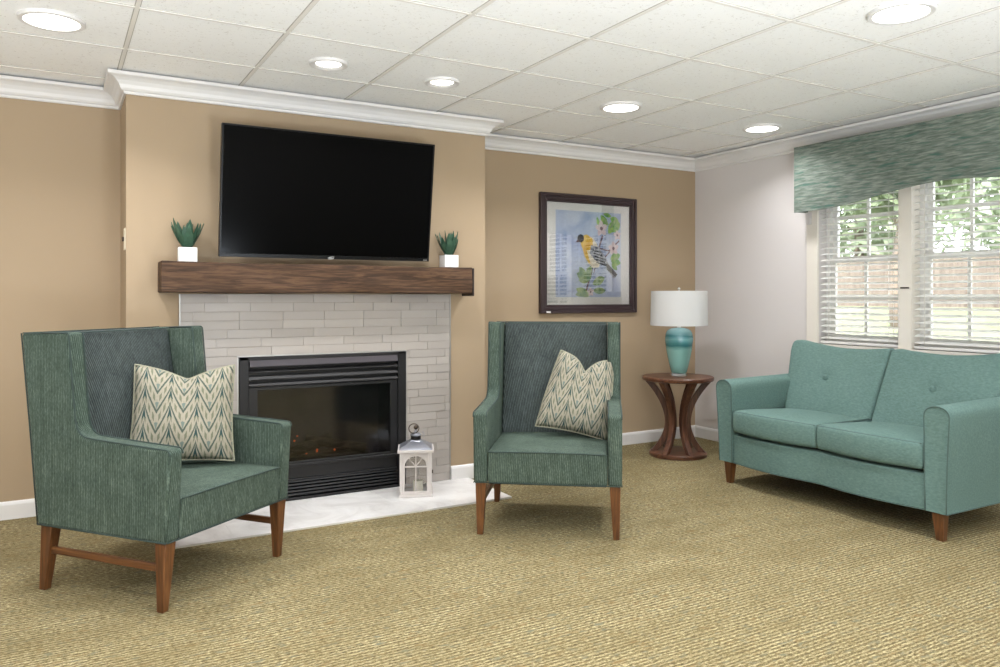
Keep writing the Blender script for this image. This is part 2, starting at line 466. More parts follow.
struct(MB().box((XL-.15, YB, -.1), (XR+.15, YB+.15, HC+.1)).build('wall_back', M['tan']))
struct(MB().box((XL-.15, YF-.15, -.1), (XL, YB, HC+.1)).build('wall_left', M['cream_wall']))
struct(MB().box((XL, YF-.15, -.1), (XR+.15, YF, HC+.1)).build('wall_front', M['cream_wall']))
m = MB()
m.box((XR, YF, -.1), (XR+.15, WY0, HC+.1)); m.box((XR, WY1, -.1), (XR+.15, YB, HC+.1))
m.box((XR, WY0, -.1), (XR+.15, WY1, WZ0)); m.box((XR, WY0, WZ1), (XR+.15, WY1, HC+.1))
struct(m.build('wall_right', M['grey_wall']))
m = MB()
m.box((CX0, YC, 0), (FX0, YB-.001, HC+.011)); m.box((FX1, YC, 0), (CX1, YB-.001, HC+.011)); m.box((FX0, YC, FZ), (FX1, YB-.001, HC+.011))
struct(m.build('wall_chimney', M['tan']))

# crown and baseboards: profiles swept along the walls with mitred corners
def sweep(name, path, prof, mat):
    m = MB(); n = len(path); rings = []
    for i, p in enumerate(path):
        ns = []
        if i > 0: d = (Vector(path[i])-Vector(path[i-1])).normalized(); ns.append(Vector((d.y, -d.x)))
        if i < n-1: d = (Vector(path[i+1])-Vector(path[i])).normalized(); ns.append(Vector((d.y, -d.x)))
        off = ns[0] if len(ns) == 1 else (ns[0]+ns[1])/(1+ns[0].dot(ns[1]))
        rings.append([m.b.verts.new((p[0]+off.x*a, p[1]+off.y*a, z)) for a, z in prof])
    k = len(prof)
    for a, b in zip(rings, rings[1:]):
        for i in range(k): m.b.faces.new([a[i], a[(i+1)%k], b[(i+1)%k], b[i]])
    m.b.faces.new(rings[0]); m.b.faces.new(rings[-1][::-1])
    return struct(m.build(name, mat))
crown = [(0,2.268),(.010,2.268),(.013,2.272),(.013,2.282),(.022,2.286),(.030,2.296),(.036,2.312),(.050,2.330),(.068,2.342),(.084,2.346),(.092,2.350),(.092,2.3665),(0,2.3665)]
sweep('trim_3', [(XL,YB),(CX0,YB),(CX0,YC),(CX1,YC),(CX1,YB),(XR,YB),(XR,YF)], crown, M['trim'])
bb = [(0,0),(.014,0),(.014,.078),(.010,.090),(.004,.096),(0,.096)]
sweep('baseboard_left', [(XL,YF),(XL,YB),(CX0,YB),(CX0,YC),(TX0-.012,YC)], bb, M['trim'])
sweep('baseboard_right', [(TX1+.012,YC),(CX1,YC),(CX1,YB),(XR,YB),(XR,YF)], bb, M['trim'])

# hearth slab of pale stone tiles
m = MB(); m.box((.460, 3.966, .0005), (2.357, YC-.001, .008), 1)
xs = [.460, .77, 1.38, 1.99, 2.357]; ys = [3.966, 4.20, YC-.001]
xs2 = [.460, 1.07, 1.68, 2.29, 2.357]
for j in range(2):
    X_ = xs if j == 0 else xs2
    for i in range(len(X_)-1): m.box((X_[i]+.0008, ys[j]+.0008, .008), (X_[i+1]-.0008, ys[j+1]-.0008, .0105), 0)
struct(m.build('floor_hearth', [M['marble'], M['joint']]))

# ---------------------------------------------------------------- brick tile surround
sur = thing('fireplace_surround', 'pale grey glazed brick tile surround around the black fireplace', 'fireplace surround', ((TX0+TX1)/2, YC, 0))
ox, oy = (TX0+TX1)/2, YC
m = MB()
for (a, b, c, d) in ((TX0,FX0,.012,TZ),(FX1,TX1,.012,TZ),(FX0,FX1,FZ,TZ)):
    m.box((a-ox, -.008, c), (b-ox, 0, d))
m.build('grout_bed', M['grout'], sur)
m = MB(); rows = 24; rh = (TZ-.012)/rows
for r_ in range(rows):
    z0 = .012+r_*rh; z1 = z0+rh
    x = TX0 - random.choice([0, .06, .12, .18])
    while x < TX1:
        L_ = .245; a0, b0 = max(x, TX0), min(x+L_, TX1); x += L_
        segs = [(a0, b0)]
        if z0 < FZ-.003:
            segs = []
            if a0 < FX0: segs.append((a0, min(b0, FX0)))
            if b0 > FX1: segs.append((max(a0, FX1), b0))
        for a, b in segs:
            if b-a < .006: continue
            zz0 = z0
            if z0 < FZ < z1 and b > FX0 and a < FX1: zz0 = z0
            t0 = -.012-random.random()*.0025; t1 = t0-random.uniform(-.0018, .0018); g_ = .0011
            V = [(a-ox+g_, -.006, zz0+g_), (b-ox-g_, -.006, zz0+g_), (b-ox-g_, -.006, z1-g_), (a-ox+g_, -.006, z1-g_),
                 (a-ox+g_, t0, zz0+g_), (b-ox-g_, t0, zz0+g_), (b-ox-g_, t1, z1-g_), (a-ox+g_, t1, z1-g_)]
            v_ = [m.b.verts.new(p) for p in V]
            for f in ((0,1,2,3),(7,6,5,4),(0,4,5,1),(1,5,6,2),(2,6,7,3),(3,7,4,0)): m.b.faces.new([v_[i] for i in f])
m.build('glazed_tiles', M['brick'], sur)
m = MB()
m.box((TX0-ox-.005, -.016, .012), (TX0-ox, 0, TZ)); m.box((TX1-ox, -.016, .012), (TX1-ox+.005, 0, TZ))
m.box((FX0-ox-.003, -.017, .012), (FX0-ox+.004, -.006, FZ+.003)); m.box((FX1-ox-.004, -.017, .012), (FX1-ox+.003, -.006, FZ+.003)); m.box((FX0-ox, -.017, FZ-.004), (FX1-ox, -.006, FZ+.003))
m.build('edge_trim', M['edge_metal'], sur)

# ---------------------------------------------------------------- gas fireplace insert
fp = thing('gas_fireplace', 'black metal gas fireplace with louvers set in the tiled surround', 'fireplace', (ox, YC, 0.0))
W2 = (FX1-FX0)/2-.005
m = MB(); z0, z1 = .0125, FZ-.006
yf = -.022
m.box((-W2, yf, z0), (-W2+.052, .03, z1)); m.box((W2-.052, yf, z0), (W2, .03, z1)); m.box((-W2, yf, z1-.018), (W2, .03, z1)); m.box((-W2, yf, z0), (W2, .03, z0+.014))
m.build('outer_frame', M['black'], fp, bevel=.002)
iw = W2-.054
# hood flap
m = MB(); m.prism([(-iw+.004,-.030,.800),(-iw+.004,-.026,.797),(-iw+.004,-.014,.836),(-iw+.004,-.018,.838)], (2*iw-.008,0,0)); m.build('hood', M['hood'], fp)
m = MB(); m.box((-iw, .02, .665), (iw, .024, z1-.018)); m.build('upper_backplate', M['black'], fp)
for zz, hh_ in ((.775,.016),(.735,.020),(.698,.018)):
    m = MB(); m.prism([(-iw,-.018,zz-hh_/2-.006),(-iw,-.021,zz-hh_/2),(-iw,-.006,zz+hh_/2),(-iw,.002,zz+hh_/2),(-iw,.0,zz-hh_/2)], (2*iw,0,0)); m.build('louver', M['black'], fp, bevel=.001)
# door frame and glass
gx0, gx1, gz0, gz1 = -iw+.048, iw-.048, .235, .662
m = MB(); m.box((-iw,-.014,gz0-.03),(gx0,.01,gz1+.018)); m.box((gx1,-.014,gz0-.03),(iw,.01,gz1+.018)); m.box((gx0,-.014,gz1),(gx1,.01,gz1+.018)); m.box((gx0,-.014,gz0-.03),(gx1,.01,gz0))
m.build('door_frame', M['black'], fp, bevel=.002)
m = MB(); m.box((gx0,-.002,gz0),(gx1,.002,gz1)); m.build('door_glass', M['fire_glass'], fp)
m = MB(); m.box((-iw,-.024,.205),(iw,-.004,.222)); m.box((-iw,-.020,.128),(iw,-.004,.136)); m.box((-iw,-.010,.136),(iw,.006,.205)); m.build('lower_rail', M['black'], fp, bevel=.003)
m = MB(); m.box((-iw, .012, .026), (iw, .016, .136)); m.build('lower_backplate', M['black'], fp)
for k in range(5):
    zz = .040+k*.019
    m = MB(); m.prism([(-iw,-.018,zz),(-iw,-.015,zz+.009),(-iw,.006,zz+.012),(-iw,.004,zz+.003)], (2*iw,0,0)); m.build('louver', M['black'], fp)
# firebox interior
m = MB(); bw = W2-.03
m.box((-bw,.36,.10),(bw,.375,.74)); m.box((-bw,.03,.10),(-bw+.01,.36,.74)); m.box((bw-.01,.03,.10),(bw,.36,.74)); m.box((-bw,.03,.73),(bw,.36,.74)); m.box((-bw,.03,.10),(bw,.36,.11))
m.build('firebox', M['firebox'], fp)
for (x0_, y0_, z0_, x1_, y1_, z1_, rr) in ((-.36,.16,.165,.34,.20,.175,.045),(-.30,.26,.18,.30,.28,.19,.05),(-.28,.14,.24,.10,.28,.29,.036),(.30,.14,.235,-.05,.27,.31,.034)):
    m = MB(); pts = [(x0_+(x1_-x0_)*i/6+random.uniform(-.004,.004), y0_+(y1_-y0_)*i/6, z0_+(z1_-z0_)*i/6+random.uniform(-.006,.006)) for i in range(7)]
    m.tube(pts, [rr*random.uniform(.85,1.05) for _ in pts], 12); m.build('log', M['log'], fp, smooth=True)
for (x_, y_, z_) in ((-.155,.13,.33),(-.135,.14,.355),(-.085,.12,.248),(-.02,.12,.26),(.09,.12,.255)):
    m = MB(); bmesh.ops.create_icosphere(m.b, subdivisions=1, radius=.007, matrix=Matrix.Translation((x_, y_, z_)) @ Matrix.Diagonal((1, .6, random.uniform(.6, 2.0), 1)))
    m.build('ember', M['ember'], fp)

# ---------------------------------------------------------------- mantel beam
mant = thing('mantel_shelf', 'rough brown wood beam mantel on the wall above the tiled fireplace', 'mantel', (1.378, YC, 1.2155))
def rough(x,y,z):
    return (x, y+.003*math.sin(x*9+z*40)+.0015*math.sin(x*31), z+.0025*math.sin(x*6.3+1)+.0012*math.sin(x*23+y*20))
MX = .92; MD = .15
m = MB(); m.soft((-MX+.022, -MD, 0.003), (MX+.018, 0.0, .168), .006, (60, 3, 5), rough); m.build('beam', M['beam'], mant, smooth=True, angle=35)
m = MB(); m.box((MX+.016, -MD-.004, -.014), (MX+.030, 0, .164)); m.build('end_cap', M['beam_dark'], mant, bevel=.004)

# ---------------------------------------------------------------- television
tv = thing('television', 'large black flat screen television mounted tilted above the mantel', 'television', (1.388, 4.347, 1.769))
piv = Matrix.Rotation(R(-.6), 4, 'Z') @ Matrix.Rotation(R(7.6), 4, 'X')
tv.rotation_euler = piv.to_euler()
tw, th_ = 1.235/2, .713/2
m = MB(); m.box((-tw, 0, -th_), (tw, .035, th_)); m.build('rear_shell', M['black_gloss'], tv, bevel=.004)
m = MB(); m.box((-tw,-.006,-th_),(-tw+.009,.0,th_)); m.box((tw-.009,-.006,-th_),(tw,0,th_)); m.box((-tw,-.006,th_-.009),(tw,0,th_)); m.box((-tw,-.007,-th_),(tw,0,-th_+.020))
m.build('bezel', M['black_gloss'], tv, bevel=.001)
m = MB(); m.box((-tw+.008,-.003,-th_+.019),(tw-.008,.0,th_-.008)); m.build('screen', M['screen'], tv)
m = MB(); m.tube([(-.019,-.0085,-th_+.006),(-.008,-.0085,-th_+.010),(.004,-.0085,-th_+.013),(.018,-.0085,-th_+.014)], [.002,.004,.003,.0015], 8)
m.tube([(-.016,-.0085,-th_+.001),(.006,-.0085,-th_+.003),(.016,-.0085,-th_+.007)], [.003,.0035,.002], 8); m.build('logo', M['silver'], tv, smooth=True)
m = MB(); m.box((tw-.040,-.0078,-th_+.007),(tw-.014,-.0068,-th_+.010)); m.build('badge', M['silver'], tv)
m = MB(); m.box((-.24,.035,-.18),(-.20,.06,.18)); m.box((.20,.035,-.18),(.24,.06,.18)); m.box((-.30,.058,-.09),(.30,.075,-.05)); m.box((-.30,.058,.05),(.30,.075,.09)); m.box((-.12,.075,-.10),(.12,.145,.06)); m.build('wall_bracket', M['black'], tv)

# ---------------------------------------------------------------- potted succulents on the mantel
def succulent(loc, rz, label, seed, s=1.0):
    rd = random.Random(seed)
    t_ = thing('potted_succulent', label, 'plant', loc, rz, None)
    h = .0465; H = .076
    m = MB(); m.box((-h,-h,0),(h,h,.012)); 
    for a,b in (((-h,-h,.012),(-h+.006,h,H)),((h-.006,-h,.012),(h,h,H)),((-h+.006,-h,.012),(h-.006,-h+.006,H)),((-h+.006,h-.006,.012),(h-.006,h,H))): m.box(a,b)
    for q_ in (.040, .030, .020):
        cz = H/2; hz = q_*.80
        for f_ in (-1,):
            y0_, y1_ = -h-.0016, -h
            m.box((-q_,y0_,cz-hz),(q_,y1_,cz-hz+.0022)); m.box((-q_,y0_,cz+hz-.0022),(q_,y1_,cz+hz)); m.box((-q_,y0_,cz-hz),(-q_+.0022,y1_,cz+hz)); m.box((q_-.0022,y0_,cz-hz),(q_,y1_,cz+hz))
    m.build('pot', M['white_gloss'], t_)
    m = MB(); m.box((-h+.006,-h+.006,.012),(h-.006,h-.006,H-.008)); m.build('soil', M['soil'], t_)
    m = MB()
    specs = [(2.6, .66, .17), (.5, .60, .165)] + [(rd.uniform(0,6.28), rd.uniform(.02,.22), rd.uniform(.13,.175)) for _ in range(6)] + [(k*6.28/9+rd.uniform(-.2,.2), rd.uniform(.40,.72), rd.uniform(.12,.185)) for k in range(9)]
    for az, lean, L_ in specs:
        wd = rd.uniform(.018,.025); base = Vector((.010*math.cos(az), .010*math.sin(az), H-.012))
        out = Vector((math.cos(az), math.sin(az), 0)); side = Vector((-math.sin(az), math.cos(az), 0))
        rows_ = []
        N = 9
        for i in range(N+1):
            u = i/N; ang = lean*(1-.25*u) ; p = base + (out*math.sin(ang)+Vector((0,0,1))*math.cos(ang))*L_*u
            ww = wd*(math.sin(math.pi*min(1,(u*.80+.2)))**.8)*(1 if u < 1 else 0)+.0004
            nrm = out*math.cos(ang)-Vector((0,0,1))*math.sin(ang)
            tk = .003*(1-u)+.0006
            rows_.append([m.b.verts.new(p+side*ww+nrm*-.004*(1-u)), m.b.verts.new(p+nrm*tk), m.b.verts.new(p-side*ww+nrm*-.004*(1-u)), m.b.verts.new(p-nrm*(tk+.003))])
        for a,b in zip(rows_, rows_[1:]):
            for k in range(4): m.b.faces.new([a[k],a[(k+1)%4],b[(k+1)%4],b[k]])
        m.b.faces.new(rows_[0])
    m.build('leaves', M['succ'], t_, smooth=True, angle=60)
    t_['group'] = 'potted succulents on the mantel'
    return t_
succulent((.618, 4.455, 1.3855), R(-4), 'succulent in white cube pot, left of the television', 3)
succulent((2.180, 4.455, 1.3855), R(-3), 'succulent in white cube pot, right of the television', 11)

# ---------------------------------------------------------------- light switch on the side of the breast
lsw = thing('light_switch', 'ivory switch plate on the left side of the chimney breast', 'light switch', (CX0, 4.60, 1.506))
MB().box((-.006,-.036,-.058),(0,.036,.058)).build('plate', M['plate'], lsw, bevel=.002)
MB().box((-.016,-.006,-.012),(-.006,.006,.012)).build('toggle', M['bronze'], lsw, bevel=.002)

# ---------------------------------------------------------------- framed bird picture
px0, px1, pz0, pz1 = 3.172, 4.102, 1.070, 1.989
pic = thing('framed_picture', 'bird and blossom watercolour in a dark frame on the tan wall', 'picture', ((px0+px1)/2, YB, (pz0+pz1)/2))
pw, ph_ = (px1-px0)/2, (pz1-pz0)/2
def ring(m, o, i, y0, y1, mi=0):
    (ow, oh), (iw_, ih) = o, i
    m.box((-ow,y0,-oh),(-iw_,y1,oh),mi); m.box((iw_,y0,-oh),(ow,y1,oh),mi); m.box((-iw_,y0,ih),(iw_,y1,oh),mi); m.box((-iw_,y0,-oh),(iw_,y1,-ih),mi)
M['frame'] = plain('espresso_frame', srgb(54, 40, 42), .35, var=.1)
M['mat_board'] = plain('mat_board', srgb(240, 237, 232), .9, var=.01)
m = MB(); ring(m,(pw,ph_),(pw-.022,ph_-.022),-.034,0); ring(m,(pw-.022,ph_-.022),(pw-.046,ph_-.046),-.026,0); ring(m,(pw-.046,ph_-.046),(pw-.066,ph_-.066),-.020,0)
m.build('frame', M['frame'], pic, bevel=.004)
m = MB(); m.box((-pw+.06,-.008,-ph_+.06),(pw-.06,-.004,ph_-.06)); m.build('mat_board', M['mat_board'], pic)
# the print: x right, z up, in units of half size
aw, ah = .315, .335
def wc(name, a, b, sc_=9):
    t = NT(name); v = t.coord(); t.set(t.mix(t.ramp(t.noise(v, sc_, 4, .6, .5), [(.35,(0,0,0,1)),(.65,(1,1,1,1))]), a, b), .8); return t.m
PM = [wc('wash_blue', srgb(166,182,218), srgb(216,224,238), 5), wc('leaf_wash', srgb(84,160,70), srgb(176,206,110), 26), wc('petal_wash', srgb(226,196,200), srgb(244,232,232), 18),
      wc('yellow_wash', srgb(226,176,60), srgb(242,210,110), 16), plain('ink', srgb(40,40,52), .8), wc('grey_wash', srgb(96,100,118), srgb(210,212,220), 40), wc('twig_wash', srgb(96,72,92), srgb(150,110,120), 20),
      wc('cream_wash', srgb(238,226,200), srgb(246,240,226), 14), wc('green_wash', srgb(110,150,110), srgb(190,205,140), 14)]
m = MB(); m.box((-aw,-.0092,-ah),(aw,-.008,ah),0)
lay = [0]
def blob(cx, cz, rx, rz_, rot, mi, n=18, jag=.08, pts=None):
    lay[0] += 1; y = -.0093-.00006*lay[0]; rd = random.Random(lay[0]*13)
    P = []
    for k in range(n):
        a = 2*math.pi*k/n; q_ = 1+rd.uniform(-jag, jag); x_, z_ = rx*math.cos(a)*q_, rz_*math.sin(a)*q_
        P.append(((cx+x_*math.cos(rot)-z_*math.sin(rot))*aw, y, (cz+x_*math.sin(rot)+z_*math.cos(rot))*ah))
    m.poly(P, mi)
def shp(pts, mi):
    lay[0] += 1; y = -.0093-.00006*lay[0]; m.poly([(a*aw, y, b*ah) for a, b in pts], mi)
def leaf_(cx, cz, L_, wd, rot, mi):
    P = []
    for k in range(9):
        u = k/8; P.append((u*L_, wd*math.sin(math.pi*u)**.8))
    for k in range(7, 0, -1):
        u = k/8; P.append((u*L_, -wd*math.sin(math.pi*u)**.8))
    shp([(cx+x_*math.cos(rot)-z_*math.sin(rot), cz+x_*math.sin(rot)+z_*math.cos(rot)) for x_, z_ in P], mi)
def stroke(pts, w_, mi):
    P = [Vector(p) for p in pts]; A, B = [], []
    for i, p in enumerate(P):
        d = (P[min(i+1,len(P)-1)]-P[max(i-1,0)]).normalized(); n_ = Vector((-d.y, d.x))*w_/2
        A.append(tuple(p+n_)); B.append(tuple(p-n_))
    for i in range(len(P)-1): shp([A[i], A[i+1], B[i+1], B[i]], mi)
stroke([(-.12,-.95),(.02,-.55),(.10,-.1),(.30,.15),(.42,.45)], .045, 6); stroke([(.30,.15),(.62,.10),(.95,.35)], .035, 6); stroke([(.5,-.05),(.72,.15)], .03, 6)
for a in ((.24,.90,.30,.05,-1.25),(.36,.94,.34,.09,-.9),(.66,.88,.30,.09,-.35),(.60,.50,.40,.10,1.0),(.72,.55,.34,.10,.75),(.66,-.10,.34,.10,.35),(.68,-.14,.32,.09,-.15),(.70,-.20,.24,.06,-.7),(.44,.97,.26,.05,-.2)): leaf_(*a, 1)
for a in ((.64,.62,.30,.035,.9),(.46,.86,.22,.03,-.8),(.74,-.10,.22,.03,.2)): leaf_(*a, 8)
for a in ((-.38,-.45,.40,.12,-.3),(-.32,-.62,.42,.12,.3),(-.40,-.80,.46,.10,-.4),(-.05,-.55,.30,.10,1.2),(.10,-.70,.42,.10,.4),(.12,-.85,.40,.08,.0),(-.42,-.95,.4,.08,.2),(-.30,-.30,.35,.09,-.9)): leaf_(*a, 8)
for cx, cz, s_ in ((.38,.62,.16),(.76,.16,.14),(.88,.48,.10),(.04,-.88,.09)):
    for k in range(5): leaf_(cx, cz, s_*1.25, s_*.42, k*1.256+.4, 2)
    blob(cx, cz, s_*.28, s_*.30, 0, 6)
# small yellow songbird, grey striped wing, dark crown and tail
shp([(-.22,.38),(-.10,.45),(.10,.40),(.24,.25),(.30,.05),(.36,-.12),(.30,-.30),(.12,-.32),(-.06,-.20),(-.16,0),(-.22,.15)], 7)
blob(-.08,.27,.19,.18,.2,3); shp([(-.20,.12),(-.10,.16),(-.04,.0),(.04,-.22),(-.02,-.20),(-.14,-.06)], 3)
shp([(.05,.22),(.28,.18),(.50,-.05),(.64,-.28),(.40,-.22),(.16,-.12),(.02,.02)], 5)
for k in range(5): stroke([(.10+.03*k,.10-.07*k),(.34+.05*k,.06-.08*k)], .028, 4)
shp([(.50,-.20),(.62,-.24),(.88,-.46),(.80,-.54),(.56,-.36)], 4); shp([(.60,-.38),(.80,-.50),(.76,-.56)], 5)
blob(-.26,.37,.10,.09,.4,4); shp([(-.34,.35),(-.42,.27),(-.30,.28)], 6); blob(-.20,.34,.018,.018,0,4)
stroke([(.10,-.30),(.06,-.48)], .02, 6); stroke([(.18,-.30),(.14,-.44)], .02, 6)
m.build('art_print', PM, pic)
m = MB(); m.box((-pw+.06,-.0165,-ph_+.06),(pw-.06,-.0145,ph_-.06)); m.build('picture_glass', M['pic_glass'], pic)
MB().box((-pw+.05,-.038,-ph_+.004),(-pw+.085,-.0345,-ph_+.018)).build('tag', M['trim'], pic)

# ---------------------------------------------------------------- windows, blinds, valance
UY = [(3.09, 3.70), (2.39, 3.00), (1.69, 2.30)]
m = MB()   # casing round the opening, posts between the units, stool
cw = .094
m.box((XR-.018, WY1, WZ0-.02), (XR, WY1+cw, WZ1+cw)); m.box((XR-.018, WY0-cw, WZ0-.02), (XR, WY0, WZ1+cw)); m.box((XR-.018, WY0-cw, WZ1), (XR, WY1+cw, WZ1+cw))
m.box((XR-.045, WY0-cw-.02, WZ0-.025), (XR+.09, WY1+cw+.02, WZ0)); m.box((XR-.016, WY0-cw, WZ0-.10), (XR, WY1+cw, WZ0-.025))
struct(m.build('trim_4', M['casing'], bevel=.002))
m = MB()
for y0_, y1_ in ((3.00,3.09),(2.30,2.39)): m.box((XR-.010, y0_, WZ0), (XR+.14, y1_, WZ1))
struct(m.build('trim_5', M['casing'], bevel=.002))
for k, (y0_, y1_) in enumerate(UY):
    e = bpy.data.objects.new('window_%d' % (k+1), None); COL.objects.link(e); e.location = (XR+.10, (y0_+y1_)/2, WZ0); struct(e)
    hw = (y1_-y0_)/2; H_ = WZ1-WZ0; mid = .60
    m = MB()
    m.box((-.02,-hw,0),(.05,-hw+.03,H_)); m.box((-.02,hw-.03,0),(.05,hw,H_)); m.box((-.02,-hw+.03,H_-.03),(.05,hw-.03,H_)); m.box((-.02,-hw+.03,0),(.05,hw-.03,.03))
    m.build('window_frame', M['window_white'], e)
    for nm, za, zb, xo in (('lower_sash', .03, mid+.02, -.012), ('upper_sash', mid-.02, H_-.03, .014)):
        m = MB(); q_ = hw-.03; s_ = .036
        m.box((xo,-q_,za),(xo+.024,-q_+s_,zb)); m.box((xo,q_-s_,za),(xo+.024,q_,zb)); m.box((xo,-q_+s_,za),(xo+.024,q_-s_,za+.042)); m.box((xo,-q_+s_,zb-.042),(xo+.024,q_-s_,zb))
        sa = m.build(nm, M['window_white'], e)
        m = MB(); m.box((xo+.005,-.010,za+.042),(xo+.019,.010,zb-.042)); zc = (za+zb)/2; m.box((xo+.006,-q_+s_,zc-.010),(xo+.018,q_-s_,zc+.010)); m.build('muntin', M['window_white'], sa)
        m = MB(); m.box((xo+.0105,-q_+s_,za+.042),(xo+.0135,q_-s_,zb-.042)); m.build('glass_pane', M['glass'], sa)
bl = None
where = ['leftmost horizontal slat blind, beside the grey wall', 'horizontal slat blind at the middle of the window', 'horizontal slat blind at the far right of the window']
for k, (y0_, y1_) in enumerate(UY):
    if bl is None:
        b_ = thing('window_blind', 'white '+where[0], 'blind', (XR+.032, (y0_+y1_)/2, WZ0), 0, 'white slat blinds'); bl = b_
        hw = (y1_-y0_)/2-.006; H_ = WZ1-WZ0
        m = MB(); m.box((-.028,-hw,H_-.045),(.028,hw,H_-.003)); m.build('headrail', M['slat'], b_)
        m = MB(); n_s = 27
        for i in range(n_s):
            z_ = .046+i*.0425; dx, dz = .024*math.cos(R(16)), .024*math.sin(R(16))
            m.prism([(-dx,-hw,z_-dz),(0,-hw,z_+.0022),(dx,-hw,z_+dz),(dx,-hw,z_+dz+.0028),(0,-hw,z_+.005),(-dx,-hw,z_-dz+.0028)], (0,2*hw,0))
        m.build('slats', M['slat'], b_)
        m = MB(); m.box((-.024,-hw,.004),(.024,hw,.022)); m.build('bottom_rail', M['slat'], b_, bevel=.003)
        for yy in (-hw+.07, hw-.07):
            m = MB(); m.box((-.0255,yy-.002,.02),(-.0245,yy+.002,H_-.045)); m.box((.0245,yy-.002,.02),(.0255,yy+.002,H_-.045)); m.build('ladder_cord', M['cord'], b_)
    else:
        b_ = copy_tree(bl); b_.location.y = (y0_+y1_)/2; b_['label'] = 'white '+where[k]
lt = MB().box((-.004,-.030,-.005),(0,.030,.005)).build('cord_cleat', M['bronze'], None, bevel=.001, loc=(XR-.010,3.045,1.255)); tag(lt, 'small dark bronze cleat on the post between the blinds', 'cleat')

# valance: box cornice whose lower edge rises in an arch
vl = thing('window_valance', 'teal and grey linen box valance with arched lower edge over window', 'valance', (XR, 2.70, 0))
VX = -.147; v0, v1 = -1.10, 1.097
def low(y):
    a = min(abs(y)/ .93, 1.0)
    return 1.806 + .092*(.5+.5*math.cos(math.pi*a))
N = 60
top, bot = [], []
ys_ = [v0+(v1-v0)*i/N for i in range(N+1)]
pts = [(VX, y, 2.268) for y in ys_] + [(VX, y, low(y)) for y in reversed(ys_)]
m = MB()
for i in range(N):
    ya, yb = ys_[i], ys_[i+1]
    P = [(VX,ya,low(ya)),(VX,yb,low(yb)),(VX,yb,2.268),(VX,ya,2.268),(VX+.018,ya,low(ya)),(VX+.018,yb,low(yb)),(VX+.018,yb,2.268),(VX+.018,ya,2.268)]
    V = [m.b.verts.new(p) for p in P]
    for f in ((0,3,2,1),(4,5,6,7),(0,1,5,4),(2,3,7,6)) + (((0,4,7,3),) if i == 0 else ()) + (((1,2,6,5),) if i == N-1 else ()): m.b.faces.new([V[q] for q in f])
bmesh.ops.remove_doubles(m.b, verts=m.b.verts[:], dist=1e-5)
m.build('front_panel', M['valance'], vl)
for ya in (v0, v1-.018):
    m = MB(); m.box((VX+.018, ya, 1.806), (-.001, ya+.018, 2.268)); m.build('end_panel', M['valance'], vl)
m = MB(); m.box((VX+.018, v0+.018, 2.250), (-.001, v1-.018, 2.266)); m.build('top_board', M['valance'], vl)
m = MB(); m.tube([(VX+.002, y, low(y)-.001) for y in ys_], .0035, 6); m.tube([(VX+.002, v0, 2.268), (VX+.002, v1, 2.268)], .0035, 6); m.build('welt', M['valance'], vl, smooth=True)
m = MB(); m.box((-.045, v1-.05, 1.72), (-.019, v1-.02, 1.806)); m.build('mounting_bracket', M['grey_wall'], vl)

# ---------------------------------------------------------------- upholstered wing chairs
def arc(c, r, a0, a1, n):
    return [(c[0]+r*math.cos(R(a0+(a1-a0)*i/n)), c[1]+r*math.sin(R(a0+(a1-a0)*i/n))) for i in range(n+1)]
